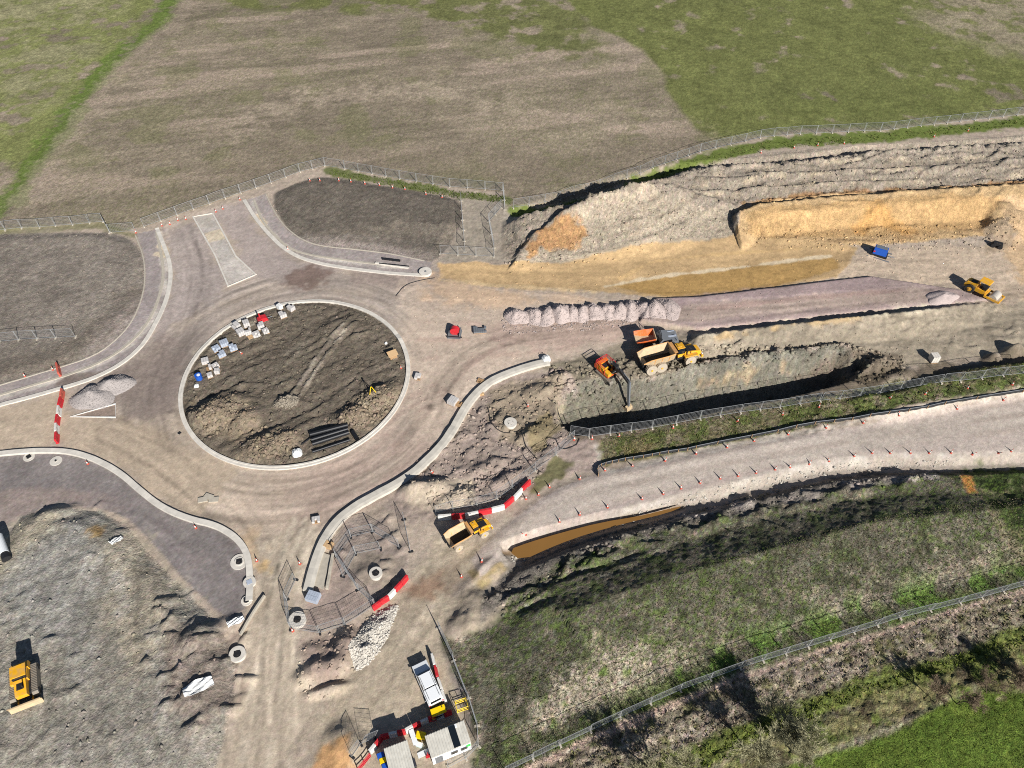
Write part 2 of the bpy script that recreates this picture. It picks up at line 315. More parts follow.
# ---------------- old grass bank
BANK = [(440, 635), (452, 642), (500, 625), (510, 585), (560, 548), (620, 528), (700, 508), (780, 490), (860, 472), (960, 468), (1070, 466), (1070, 580), (900, 624), (740, 674), (620, 723), (520, 770), (490, 790), (470, 770), (478, 740)]
paint(BANK, (106, 102, 84), soft=1, warp=.9, zone='grass_bank', rough=.5)
paint([(500, 575), (560, 545), (620, 527), (700, 506), (780, 487), (850, 470), (930, 466), (930, 478), (880, 488), (800, 503), (700, 522), (620, 540), (560, 560), (510, 590)], (124, 112, 100), 1, 1, .9, rough=1)
stroke([(645, 514), (720, 503), (790, 497), (850, 484), (930, 472)], (176, 160, 150), 1.8, .8, .8, .85, breakup=.8)
for k in range(6):
    stroke([(475+k*6, 600+k*5), (530+k*4, 575+k*6), (600+k*6, 552+k*6), (650+k*14, 540+k*6)], [(146, 136, 121), (84, 79, 66)][k % 2], .7, .4, .3, .8, breakup=.5)
mottle(BANK, [(92, 104, 58), (128, 119, 100), (74, 76, 54), (118, 109, 90)], 1.5, (.10, .14, .16, .22), .8, 140)
mottle([(450, 640), (560, 600), (700, 560), (850, 510), (960, 480), (970, 520), (860, 560), (720, 600), (580, 650), (480, 690)], [(84, 82, 66)], 2.5, (-.3,), .45, 147, soft=6)
NB = [(480, 602), (510, 566), (560, 545), (620, 526), (700, 506), (780, 488), (850, 471), (930, 467), (925, 477), (880, 486), (800, 503), (700, 522), (620, 541), (560, 562), (500, 605), (480, 625)]
paint(NB, (118, 110, 100), 1, .8, .95, rough=1, zone='bank_cut', z=.4)
stroke([(640, 517), (720, 505), (790, 498), (850, 485), (925, 473)], (174, 162, 151), 2.0, .6, .8, .9, breakup=.4, z=.4)
paint([(540, 690), (600, 655), (660, 640), (690, 650), (650, 690), (590, 715), (540, 735), (530, 720)], (178, 163, 140), 3, 2, .8, var=.25)
mottle([(540, 690), (600, 655), (660, 640), (690, 650), (650, 690), (590, 715), (540, 735)], [(98, 118, 50)], 1.2, (.2,), .9, 150)
paint([(600, 700), (700, 655), (820, 610), (940, 570), (1060, 540), (1060, 560), (940, 590), (800, 632), (700, 668), (620, 705)], (164, 150, 128), 2.5, 2.5, .6)
mottle([(640, 690), (700, 650), (820, 610), (960, 570), (1060, 560), (1060, 582), (900, 620), (740, 670), (640, 712)], [(98, 128, 52)], 2.5, (-.02,), .9, 155, soft=3)
stroke([(500, 772), (560, 744), (620, 716), (680, 688), (740, 664), (900, 614), (1060, 568)], (92, 112, 42), 2.6, 1.5, 1.5, .7, breakup=1.2)
paint([(965, 470), (1070, 466), (1070, 540), (1020, 560), (990, 520)], (66, 80, 38), 2, 2, .9, var=.4)
mottle([(965, 470), (1070, 466), (1070, 560), (1020, 560), (990, 520)], [(40, 50, 26), (120, 116, 84)], 2, (.05, .2), .8, 160)
stroke([(960, 468), (972, 492), (980, 515), (1000, 540), (1020, 560)], (134, 122, 96), 1.2, .8, .6, .8)
paint([(962, 475), (970, 478), (974, 494), (966, 495)], (196, 132, 62), .6, .6, .9)
# ---------------- south of the bottom fence
SV = [(490, 800), (520, 772), (620, 724), (740, 676), (900, 626), (1070, 576), (1070, 720), (1000, 690), (900, 728), (800, 762), (740, 800)]
SV = SV[:7]+[(1070, 735), (1000, 700), (900, 738), (800, 772), (740, 810)]
paint(SV, (148, 136, 114), soft=.8, warp=.6, zone='rough_verge', rough=.5, var=.3)
mottle(SV, [(112, 112, 70), (172, 155, 138), (112, 100, 84)], 1.3, (.12, .14, .14), .8, 170)
stroke([(516, 774), (620, 726), (740, 678), (900, 628), (1060, 580)], (190, 164, 144), .7, .4, .4, .9)
stroke([(600, 800), (640, 786), (700, 756), (760, 726), (860, 692), (960, 660), (1070, 624)], (96, 108, 42), 2.6, 1, .8, .9)
paint([(700, 780), (780, 730), (860, 702), (960, 668), (1070, 632), (1070, 700), (980, 692), (900, 722), (800, 756), (740, 800)], (120, 116, 74), 1.5, 1.5, .85, var=.3)
mottle([(700, 780), (780, 730), (860, 702), (960, 668), (1070, 632), (1070, 700), (980, 692), (900, 722), (800, 756), (740, 800)], [(92, 108, 42), (84, 74, 58), (140, 134, 92)], 2.4, (.08, .1, .2), .8, 180)
PAST = [(740, 800), (790, 766), (850, 747), (900, 727), (950, 702), (985, 690), (1010, 692), (1070, 686), (1070, 800)]
paint(PAST, (96, 116, 42), soft=.7, warp=.4, zone='pasture', rough=.35, var=.25)
mottle(PAST, [(108, 124, 48), (82, 102, 36)], 4, (.1, .1), .6, 190, soft=4)
stroke([(740, 772), (786, 764), (850, 744), (900, 724), (948, 699)], (150, 144, 112), .3, .3, .15, .6)
paint([(993, 697), (1003, 695), (1003, 702), (994, 702)], (206, 176, 150), .4, .4, .9)
# ---------------- footways behind the kerbs
FW_W = [(136, 234), (158, 229), (167, 250), (172, 266), (172, 283), (166, 306), (151, 335), (138, 351), (118, 366), (66, 388), (-60, 424), (-60, 402), (0, 386), (60, 367), (95, 356), (120, 337), (135, 317), (144, 292), (145.5, 270), (144, 255)]
paint(FW_W, (160, 148, 143), soft=.2, warp=.08, zone='footway')
stroke([(159, 233), (163, 255), (165, 272), (163, 290), (153, 318), (136, 340), (112, 358), (80, 372), (-60, 418)], (214, 205, 190), 1.3, .35, .15, .95, breakup=.2)
stroke([(160, 246), (166, 250), (166, 256), (158, 254)], (214, 194, 160), 1.2, .5, .3, .8)
paint([(54, 386), (66, 374), (104, 372), (92, 380), (64, 388)], (128, 113, 102), .6, .4, .8)
FW_E = [(243, 201), (254, 198), (265, 194), (275, 215), (287, 230), (305, 242), (325, 247), (382, 252), (432, 262), (430, 277), (382, 274), (350, 270), (317, 265), (295, 257), (277, 246), (262, 230), (252, 217)]
paint(FW_E, (164, 152, 146), soft=.2, warp=.08, zone='footway')
stroke([(253, 202), (261, 222), (275, 237), (288, 249), (310, 256), (345, 261), (382, 266), (407, 267)], (214, 205, 190), 1.0, .35, .15, .95, breakup=.2)
stroke([(256, 217), (263, 224)], (216, 196, 162), 1.6, .5, .3, .9)
FW_S = [(-60, 458), (0, 453), (60, 449), (104, 462), (145, 492), (190, 518), (234, 534), (250, 556), (251, 600), (232, 622), (212, 606), (180, 575), (150, 540), (128, 520), (104, 509), (60, 504), (40, 509), (0, 545), (-60, 580)]
paint(FW_S, (140, 131, 127), soft=.3, warp=.25, zone='footway', rough=.2, var=.2)
paint([(-60, 500), (0, 488), (60, 486), (110, 495), (125, 515), (100, 508), (60, 504), (36, 510), (0, 542), (-60, 570)], (152, 136, 127), 1, .8, .9)
for k in range(5): stroke([(20+k*22, 488+k*4), (60+k*24, 482+k*10), (130+k*20, 500+k*14)], [(120, 110, 107), (146, 134, 129)][k % 2], 1.0, .8, .6, .5, breakup=1)
for k in range(6): stroke([(170+k*12, 545+k*3), (190+k*10, 560+k*9), (215+k*5, 590+k*5)], [(120, 110, 107), (144, 133, 129)][k % 2], .8, .6, .5, .5, breakup=1)
# spoil in the south-west corner
SW = [(-60, 575), (0, 546), (20, 518), (45, 509), (100, 512), (126, 527), (150, 556), (185, 592), (214, 622), (236, 658), (232, 710), (214, 770), (205, 800), (-60, 800)]
paint(SW, (150, 143, 129), soft=.7, warp=.6, zone='spoil_ground', rough=.22)
paint([(-20, 545), (30, 515), (60, 512), (60, 530), (20, 575), (-20, 590)], (176, 164, 140), 1.5, 1.5, .85)
paint([(95, 570), (135, 530), (180, 590), (180, 650), (130, 690), (105, 640)], (168, 156, 134), 3, 2.5, .85)
paint([(50, 540), (95, 525), (100, 600), (90, 680), (40, 640), (0, 600)], (150, 147, 139), 4, 3, .7)
paint([(96, 530), (108, 528), (108, 544), (94, 546)], (176, 138, 74), .8, 1, .7)
for k in range(9): stroke([(60+k*16, 560+k*4), (66+k*16, 620+k*6), (74+k*16, 690+k*6), (70+k*16, 780)], [(164, 158, 147), (132, 126, 115)][k % 2], 1.2, 1, 1.0, .5, breakup=1.3)
paint([(175, 625), (232, 640), (236, 700), (200, 740), (170, 690)], (126, 108, 97), 2, 2, .6)
# island soil
isl = [(RC[0]+RI*math.cos(a), RC[1]+RI*math.sin(a)) for a in np.linspace(0, 2*math.pi, 64, False)]
paint(isl, (114, 103, 88), soft=.2, warp=0, zone='island_soil', world=True, rough=.8)
paint([(185, 400), (215, 390), (250, 400), (262, 425), (240, 445), (205, 435)], (140, 124, 102), 1, 1.4, .8, z=.8, rough=1)
paint([(235, 455), (262, 428), (300, 425), (305, 440), (270, 465)], (140, 124, 102), 1, 1.4, .8, z=.6, rough=1)
paint([(335, 410), (370, 390), (400, 380), (400, 400), (370, 425), (340, 425)], (140, 124, 102), 1, 1.2, .85, z=.6, rough=1)
for k in range(12):
    stroke([(200+k*9, 400-k*2), (240+k*8, 378-k*4), (290+k*6, 350-k*3), (340+k*3, 325-k*1.5)], [(130, 120, 103), (92, 84, 73)][k % 2], .55, .4, .4, .6, breakup=1.2)
for o in (0, 4):
    stroke([(290+o, 400+o), (310+o, 370+o), (330+o, 340+o), (352+o, 318+o)], (176, 164, 146), .45, .35, .25, .8, breakup=.5)
stroke([(300, 385), (316, 362), (340, 330)], (112, 102, 90), .8, .5, .3, .6)
stroke([(196, 352), (215, 342), (245, 328), (258, 320)], (168, 158, 140), .9, .6, .5, .6, breakup=1)
# splitter islands
SPL = [(194, 217), (212, 214), (224, 236), (235, 257), (255, 275), (229, 286), (216, 255), (205, 236)]
paint(SPL, (190, 181, 170), .2, .05, zone='splitter_island')
paint([(204, 233), (221, 229), (226, 239), (209, 243)], (214, 196, 164), .3, .2, .85)
paint([(198, 219), (210, 216), (216, 226), (203, 229)], (186, 176, 160), .4, .3, .7)
TRI = [(70, 417), (116, 403), (116, 418)]
paint(TRI, (160, 140, 124), .2, .05, zone='splitter_island')
def wheel_tracks(px, hw, n, seed, amp=.16, w=(.3, .6), sub=2, world=False, mean=1.0):
    p = np.asarray(px, float) if world else PL(px)
    p = smooth(p, sub); sl = box_of(p, hw+1); d, s, v, arc = dline(p, sl); t = d*s; rs = np.random.default_rng(seed); m = np.ones(t.shape, np.float32)
    edge = sm((hw-d)/(hw*.35))
    for i in range(n):
        o = rs.uniform(-hw, hw)*.92; wd = rs.uniform(*w); a = rs.uniform(-1.15, 1)*amp; q = rs.integers(0, 90)
        off = o+1.3*vn(arc+q*31, arc*0+q, 16, 250)+.25*vn(arc+q*11, arc*0, 4, 251)
        g = sm(.5+2.0*vn(arc+q*7, arc*0+q*3, 9, 252))
        for k in ((-.95, .95) if rs.random() < .6 else (0,)):
            m *= 1+a*g*np.exp(-((t-off-k)/wd)**2)
    m = 1+(m-1)*edge*sm(.62+.9*N3[sl])
    C[sl] *= m[..., None]
wheel_tracks([(-60, 440), (0, 428), (60, 420), (130, 428), (190, 455)], 4.2, 16, 1)
wheel_tracks([(205, 222), (232, 262), (262, 288), (330, 290), (420, 310)], 3.5, 10, 2, .12); wheel_tracks([(180, 225), (196, 265), (190, 310), (165, 360), (150, 400), (160, 440)], 4, 18, 3, .25, (.2, .45))
wheel_tracks([(255, 800), (268, 700), (276, 620), (290, 560), (320, 520), (380, 480), (430, 430), (445, 380), (480, 350), (560, 335)], 4.5, 30, 4, .28, (.2, .45))
wheel_tracks([(235, 800), (252, 700), (264, 620), (262, 560), (230, 510), (180, 470), (110, 430)], 4.2, 20, 5, .25, (.2, .45)); wheel_tracks([(300, 790), (285, 700), (285, 610), (300, 550)], 3.2, 14, 6, .25, (.2, .45))
wheel_tracks([(420, 300), (520, 300), (640, 306), (780, 300), (900, 288), (1060, 270)], 4.5, 22, 7, .2, (.2, .5)); wheel_tracks([(430, 400), (470, 350), (540, 330), (640, 322), (760, 314), (900, 300), (1060, 285)], 3.5, 18, 8, .24, (.2, .5))
wheel_tracks([(480, 560), (540, 518), (600, 494), (760, 459), (900, 437), (1060, 414)], 4.0, 18, 9, .12); wheel_tracks([(300, 800), (345, 725), (400, 650), (445, 590), (490, 545)], 6, 28, 10, .24, (.2, .5))
wheel_tracks([(700, 352), (800, 338), (900, 330), (1060, 318)], 3.2, 18, 11, .2); wheel_tracks([(1060, 262), (960, 272), (880, 268), (800, 270)], 4, 14, 12, .14); wheel_tracks([(1010, 350), (1000, 320), (1010, 280), (1030, 250)], 4, 12, 13, .15)
wheel_tracks([(440, 270), (560, 276), (680, 268), (830, 252)], 2.2, 12, 14, .12); wheel_tracks([(640, 188), (760, 176), (880, 168), (1060, 158)], 5, 18, 15, .16); wheel_tracks([(745, 208), (900, 198), (1060, 190)], 1.6, 8, 16, .15)
wheel_tracks([(30, 800), (40, 700), (60, 620), (90, 560)], 5, 26, 17, .26, (.2, .5)); wheel_tracks([(110, 800), (95, 720), (100, 640), (120, 560)], 5, 26, 18, .26, (.2, .5)); wheel_tracks([(200, 780), (160, 700), (150, 640), (150, 580)], 5, 24, 19, .22, (.2, .5))
wheel_tracks([(190, 400), (240, 375), (300, 345), (350, 318)], 5, 20, 20, .2, (.15, .35)); wheel_tracks([(20, 500), (90, 492), (140, 510), (190, 550), (235, 600)], 5, 22, 21, .15)
for k in range(5): wheel_tracks([(0, 255+k*22), (70, 262+k*16), (135, 275+k*6)], 4, 9, 30+k, .10, (.15, .4))
for k in range(3): wheel_tracks([(285, 215+k*12), (360, 210+k*13), (455, 214+k*12)], 3, 9, 40+k, .10, (.15, .4))
wheel_tracks([(100, 200), (200, 150), (330, 120), (480, 110), (640, 130)], 22, 34, 50, .10, (.3, .9)); wheel_tracks([(180, 60), (330, 60), (480, 70), (640, 95)], 26, 34, 51, .10, (.3, .9)); wheel_tracks([(200, 10), (400, 20), (620, 60)], 20, 24, 52, .09, (.3, .9))
wheel_tracks([(600, 20), (800, 60), (1060, 70)], 30, 30, 53, .08, (.3, .9)); wheel_tracks([(700, 120), (860, 105), (1060, 85)], 12, 16, 54, .08, (.3, .9))
rdm = ZONE == ZN['road']; C[rdm] *= np.array([1.14, 1.135, 1.10], np.float32); rdm = ZONE == ZN['working_ground']; C[rdm] *= np.array([1.05, 1.035, 1.01], np.float32)
SPK = {'field': .075, 'soil_plot': .11, 'island_soil': .12, 'road': .055, 'haul_road': .055, 'footway': .09, 'working_ground': .065, 'grass_bank': .22, 'verge': .22, 'rough_verge': .2, 'pasture': .16, 'spoil_bund': .12, 'spoil_ground': .11, 'basin': .12, 'cutting_face': .06, 'sand_strip': .045}
spk = np.full(ZONE.shape, .07, np.float32)
for k_, v_ in SPK.items(): spk[ZONE == ZN[k_]] = v_
W1 = rng.standard_normal(ZONE.shape).astype(np.float32)
C *= np.exp(spk*W1)[..., None]*(1+.25*spk[..., None]*rng.standard_normal(C.shape).astype(np.float32))
gs = (rng.random(ZONE.shape) < (.10+.35*sm(N1*2+.2)))*(ZONE == ZN['field'])*.35
C = C*(1-gs[..., None])+A((112, 116, 70))*gs[..., None]
gb = (rng.random(ZONE.shape) < (.03+.22*sm(N1*2.5)))*np.isin(ZONE, [ZN['grass_bank'], ZN['verge']])*.6
C = C*(1-gb[..., None])+A((96, 118, 48))*gb[..., None]
C = np.clip(C, .004, .9).astype(np.float32)

# ---------------- relief
ROADM = np.isin(ZONE, [ZN['road'], ZN['haul_road'], ZN['footway'], ZN['splitter_island'], ZN['stone_platform']])
Z += np.where(ZONE == ZN['field'], .35*N0, 0)
def zline(pts, m):
    p = np.array([G(a, b, c) for a, b, c in pts]); v = [c for _, _, c in pts]
    sl = box_of(p, m); return (sl,)+dline(p, sl, vals=v)
jag = fbm(X, Y, 1.1, 3, 200, .7)
# spoil bund: crest, steep far side, ditch, long near side
sl, d, s, h, arc = zline([(500, 228, 1.0), (506, 219, 2.2), (540, 211, 3.0), (562, 206, 3.7), (600, 199, 4.7), (625, 192, 5.1), (645, 186, 5.1), (670, 177, 4.1), (695, 170, 3.1), (720, 166, 2.6), (760, 164, 2.4), (795, 161, 2.6), (832, 158, 2.6), (876, 151, 2.6), (960, 146, 2.1), (1075, 139, 2.0)], 28)
h = h+.9*jag[sl]*sm(h)*np.exp(-d/1.2)
dn = np.where(s > 0, d, 0); ds = np.where(s > 0, 0, d); x, y = X[sl], Y[sl]
dt_ = .3*h; toe = 1.66*(h+dt_)
zn = np.where(dn < toe, np.maximum(h-.85*dn, -dt_), np.minimum(-dt_+(dn-toe)*1.1, 0))
ws = np.interp(x, [-10, 10, 30, 50, 75, 150], [8, 12, 15, 15, 13, 12])
zs = h*np.clip(1-ds/ws, 0, 1)**1.15+.45*vn(arc/5, ds*1.1, 1, 207)*sm(ds/2)*sm((ws-ds)/3)
on = (x > G(500, 226)[0]+.0) | (d < 3)
zb = np.where(s > 0, zn, zs); keep = (d < np.where(s > 0, toe+2.0, ws))&(x > G(503, 226)[0])
wf = sm((x-G(501, 226)[0])/4.5)*.85+.15*sm((x-G(501, 226)[0])/.8)
Z[sl] = np.where(keep, np.where(s > 0, zb*wf, np.maximum(zb, 0)*wf+Z[sl]), Z[sl])
# spoil terraces on the bund
sl, d, s, h, arc = zline([(518, 256, .8), (535, 238, 1.3), (560, 226, 1.4), (600, 212, 1.2), (650, 200, .9), (720, 206, .7)], 5)
Z[sl] += (h+.3*jag[sl])*np.where(s > 0, sm(1-d/1.4), sm(1-d/4.5))
# orange cut
sl, d, s, h, arc = zline([(733, 232, 1.0), (738, 212, 2.2), (760, 203, 2.6), (850, 195, 2.6), (950, 188, 2.8), (1075, 180, 2.8)], 22)
dn = np.where(s > 0, d, 0); ds = np.where(s > 0, 0, d)
face = np.where(ds < 3.2, h-.12*ds, np.maximum(h-.38-(ds-3.2)*.62, 0))
lip = np.where(s > 0, h+.35*jag[sl]-1.5*dn, face)
x = X[sl]; okx = x > G(736, 225, 1)[0]
gully = np.where((s > 0) & okx, -1.0*sm(1-np.abs(d-1.1)/1.6), 0)
zz = Z[sl]+gully
Z[sl] = np.where(okx & (s < 0), np.where(d < 16, lip+.12*N2[sl]+.28*vn(arc*.9, ds*.16, 1, 209)*sm(ds/1.5)*sm((9-ds)/3), zz), np.where(okx, np.maximum(zz, lip), Z[sl]))
bump(1000, 232, 3.2, 4.5, 60, 1.6); bump(1018, 222, 4, 7, 70, 2.2)
# ochre strip lower than the platform
sl, d = sdist(PL(SAND), 2); Z[sl] -= .16*sm(d/2.2)
sl, d = sdist(PL(PINK), 2); Z[sl] = np.where(d > -1, Z[sl]*(1-sm(d/1))+(.62)*sm(d/.55+.5), Z[sl])
def berm(pts, wn, wsth, j=.3, m=7):
    sl, d, s, h, arc = zline(pts, m)
    Z[sl] = np.maximum(Z[sl], (h+j*jag[sl]*sm(h*2))*np.where(s > 0, 1-d/wn, 1-d/wsth))
berm([(690, 337, .3), (700, 335, 1.8), (760, 327, 2.0), (860, 316, 2.1), (940, 308, 1.8), (986, 303, .5)], 1.9, 4.2)
berm([(684, 368, .5), (700, 364, 1.4), (720, 360, 1.6), (790, 350, 1.7), (848, 344, 1.4), (854, 346, .2)], 1.7, 3.2, .5)
# basin
pn, ps = PL(TRN), PL(TRS); sl, dd = sdist(np.vstack([pn, ps[::-1]]), 2)
dn = dline(pn, sl)[0]; ds = dline(ps, sl)[0]
dep = np.minimum(np.minimum(dn*1.1, ds*2.6), 7.2)+.22*jag[sl]*sm(dd)
Z[sl] = np.where(dd > 0, Z[sl]-np.maximum(dep, 0), Z[sl])
# bank with the basin fence, verge
sl, d, s, h, arc = zline([(846, 393, .5), (870, 388, 1.1), (900, 384, 1.4), (960, 364, 1.5), (1000, 358, 1.7), (1075, 350, 1.7)], 12)
Z[sl] = np.where((s < 0) & (d < 11), np.maximum(Z[sl], h*np.clip(d/1.5, 0, 1)*np.clip((11-d)/6, 0, 1)+.25*jag[sl]*sm(d)), Z[sl])
bump(880, 366, 3.5, 2.2, 20, 1.4); bump(855, 370, 2.4, 1.6, 20, 1.2); bump(895, 377, 3.5, 1.5, 20, 1.0)
bump(1012, 352, 3.0, 1.4, 20, 1.8); bump(992, 359, 2.0, 1.2, 20, 1.3)
# haul road, ditch and grass bank
sl, d = sdist(PL(HAUL), 3); Z[sl] = Z[sl]*(1-sm(d/2+.5))+.3*sm(d/2+.5)
DT = [(480, 596), (510, 563), (560, 543), (620, 524), (680, 509), (760, 489), (830, 472), (900, 466), (960, 466), (1075, 461)]
p = PL(DT); sl = (slice(0, NY), slice(0, NX)); sl = box_of(p, 60); d, s, v, arc = dline(p, sl, vals=[1.0, 2.0, 3.0, 4.0, 4.6, 4.5, 4.2, 3.6, 3.0, 3.0])
e = d; north = s > 0
ditch = np.where(d < .8, -1.0, np.minimum(-1.0+(d-.8)*1.0, 9))
g1 = np.where(e < .6, -1.0, np.where(e < 1.8, -1.0+(e-.6)*1.05, np.where(e < 5.2, .26+(e-1.8)*.10, .60+(e-5.2)*.45)))
cap = v+.35*N1[sl]
SFL = PL([(470, 792), (505, 772), (560, 745), (620, 717), (680, 690), (740, 668), (830, 640), (900, 618), (960, 603), (1075, 571)])
df, sf, _, _ = dline(SFL, sl); WFL = PL([(466, 572), (445, 600), (438, 628), (453, 661), (468, 698), (478, 726), (479, 746), (466, 790)])
dw, sw, _, _ = dline(WFL, sl)
hh = np.minimum(np.minimum(g1, cap), np.where(sf > 0, (df-2.2)*.30, 0)); hh = np.where((hh > -.95), np.minimum(hh, np.maximum((dw-.8)*.5, -1.0)), hh)
infld = (~north) & (sf > 0) & (sw > 0)
fw_ = sm((X[sl]-G(470, 600)[0])/9); hh = (hh+(.28*N2[sl]+.10*N3[sl])*sm(e/4))*fw_; ditch = np.where(ditch < 0, ditch*fw_, ditch)
Z[sl] = np.where(infld, np.where(df < 2.2, Z[sl], hh), np.where(north & (d < 2.5), np.minimum(Z[sl], ditch), Z[sl]))
ruts = vn((X*.93+Y*.36)/6, (-X*.36+Y*.93)*1.6, 1, 205)
pr = smooth(PL([(480, 600), (560, 556), (650, 535), (690, 560), (600, 590), (500, 640)]), 1, True); sl, d = sdist(pr, 1); Z[sl] += .7*ruts[sl]*sm(d/3)
# south verge tussocks
sl, d = sdist(PL(SV), 1); Z[sl] += sm(d/1.2)*(.36*fbm(X[sl]*.8+Y[sl]*.5, (Y[sl]-X[sl]*.4)*1.7, 1.1, 3, 210)+.1)
# south-west spoil
sl, d = sdist(PL(SW), 1); t = fbm(X[sl]+.4*Y[sl], Y[sl]*1.6-.5*X[sl], 3.2, 4, 215)
Z[sl] += np.clip(d*.45, 0, 1.3)+sm(d/1.5)*(.10*t+.05*jag[sl])
sl, d = sdist(PL(PLOT_W), 1); Z[sl] += .45*sm(d/2.5)+.06*sm(d)*jag[sl]
sl, d = sdist(PL(PLOT_E), 1); Z[sl] += .35*sm(d/2.5)+.08*sm(d)*jag[sl]
# island
sl = box_of(RC[None, :], 20); rr = np.hypot(X[sl]-RC[0], Y[sl]-RC[1]); inn = sm((RI-.4-rr)/1.0)
xa, ya = X[sl], Y[sl]; ct, st = math.cos(math.radians(38)), math.sin(math.radians(38))
rut = vn((xa*ct+ya*st)/7, (-xa*st+ya*ct)*1.3, 1, 220)
Z[sl] += inn*(.15+.24*rut+.06*jag[sl])
bump(222, 412, 5.5, 3.6, 25, 1.3, power=.8); bump(205, 418, 4, 3, 20, .9); bump(272, 445, 6.0, 3.2, 25, 1.1); bump(250, 420, 3, 2.2, 40, 1.0)
bump(378, 400, 5.5, 2.6, 30, 1.3); bump(352, 418, 4, 2.2, 20, 1.0); bump(340, 330, 4, 3, 30, .5); bump(288, 402, 2.4, 1.3, 10, .5)
sl2 = sl; Z[sl] = np.where((rr > RI-.5) & (rr < RI+1), 0.04*N1[sl], Z[sl])
# other humps
bump(430, 490, 4.0, 2.0, 10, 1.5); bump(455, 497, 4, 2.0, 25, 1.1); bump(412, 490, 2.4, 1.4, 10, 1.1)
bump(480, 606, 3.4, 3.0, 60, .8); bump(462, 625, 2.4, 2.0, 40, .6); bump(490, 572, 3.2, 1.5, 30, .5)
bump(322, 672, 3.4, 1.6, 15, 1.2); bump(345, 650, 1.6, 3.0, 0, 1.0); bump(330, 690, 3.0, .9, 15, .8); bump(312, 655, 2, 2, 0, .5)
bump(346, 745, 2.4, 2.8, 60, .9)
bump(532, 435, 3.2, 1.8, 35, .9); bump(480, 470, 4, 1.2, 30, .5); bump(505, 480, 3, 1.0, 40, .7); bump(540, 392, 4, 2, 20, .7)
bump(560, 378, 3, 1.4, 10, .9); bump(506, 424, 3.6, 2.6, 0, .5); bump(372, 573, 3.6, 2.4, 20, .5)
bump(60, 515, 3, 1.5, 15, .8); bump(205, 640, 5, 2, 30, 1.0)
crk = np.abs(fbm(X, Y*1.3, 2.6, 3, 260)); crk2 = np.abs(fbm(X*1.2, Y, 1.3, 2, 270)); crack = np.maximum(sm(1-crk/.045), .7*sm(1-crk2/.05)*(N2 > .05))
Z -= .16*crack*(ROUGH > .45)*~ROADM*(.4+.6*(ROUGH > .75))
# clod relief by zone, rolled surfaces stay smooth
Z += ROUGH*(.10*jag+.09*fbm(X, Y, .55, 2, 230))*np.where(ROADM, .2, 1)
Z += np.where(ZONE == ZN['working_ground'], .07*jag, 0)
for k_, v_ in {'field': .03, 'soil_plot': .013, 'island_soil': .028, 'road': .007, 'haul_road': .009, 'footway': .006, 'working_ground': .013, 'grass_bank': .035, 'verge': .05, 'rough_verge': .05, 'pasture': .035, 'spoil_bund': .03, 'spoil_ground': .014, 'basin': .03, 'cutting_face': .018, 'sand_strip': .006}.items():
    Z += np.where(ZONE == ZN[k_], v_, 0)*W1[::-1, ::-1]
def scarps(px, n, h, L, ang, jit, seed, z=0):                # broken soil edges: a small step with a crumbling lip
    p = PL(px, z); lo, hi = p.min(0), p.max(0); rs = np.random.default_rng(seed); k = 0
    while k < n:
        c = rs.uniform(lo, hi); ins = False
        for i in range(len(p)):
            a, b = p[i], p[(i+1) % len(p)]
            if (a[1] > c[1]) != (b[1] > c[1]) and c[0] < (b[0]-a[0])*(c[1]-a[1])/(b[1]-a[1])+a[0]: ins = not ins
        if not ins: continue
        k += 1; a = math.radians(ang+rs.normal(0, jit)); l = rs.uniform(*L); q = [c]
        for _ in range(4): a += rs.normal(0, .25); q.append(q[-1]+np.array([math.cos(a), math.sin(a)])*l/4)
        q = np.array(q); hh = h*rs.uniform(.4, 1.3); sl = box_of(q, 1.6); d, s, v, arc = dline(q, sl)
        taper = sm(arc/(l*.25))*sm((l-arc)/(l*.25)); d2 = d+.25*N3[sl]
        Z[sl] += hh*taper*np.where(s < 0, sm(1-d2/1.5), sm(1-d2/.22))
scarps(SW, 70, .15, (1.2, 5), 30, 30, 1); scarps(SW, 40, .12, (1.5, 5), -60, 20, 2); scarps([(150, 600), (236, 650), (230, 710), (180, 760), (140, 680)], 40, .3, (1.2, 4), 35, 16, 12)
scarps([(515, 214), (640, 180), (760, 158), (1040, 142), (1040, 182), (850, 194), (740, 204), (640, 200), (520, 235)], 60, .36, (4, 15), 9, 5, 3, 2.5)
scarps([(520, 250), (600, 215), (720, 210), (730, 235), (620, 250)], 10, .16, (2, 6), 15, 12, 4, 1)
scarps([(400, 485), (487, 395), (560, 375), (560, 430), (520, 495), (440, 512)], 45, .3, (1.2, 4.5), 30, 25, 5)
scarps([(190, 400), (230, 350), (340, 315), (395, 360), (380, 420), (290, 455), (215, 440)], 28, .18, (1.5, 5), 38, 12, 6)
scarps([(560, 370), (700, 352), (850, 345), (900, 360), (860, 382), (700, 372), (565, 392)], 30, .3, (1.2, 4), 12, 18, 7)
scarps([(300, 640), (400, 605), (350, 690), (305, 690)], 14, .2, (1.2, 4), 20, 18, 8); scarps([(700, 346), (1040, 310), (1040, 345), (880, 362), (720, 356)], 26, .14, (2, 8), 10, 8, 9)
scarps([(480, 600), (620, 530), (800, 490), (930, 472), (900, 490), (760, 515), (620, 545), (500, 620)], 50, .4, (1.5, 6), 18, 14, 10, 1); scarps([(330, 545), (395, 520), (405, 590), (345, 590)], 14, .22, (1, 3), 20, 30, 11)
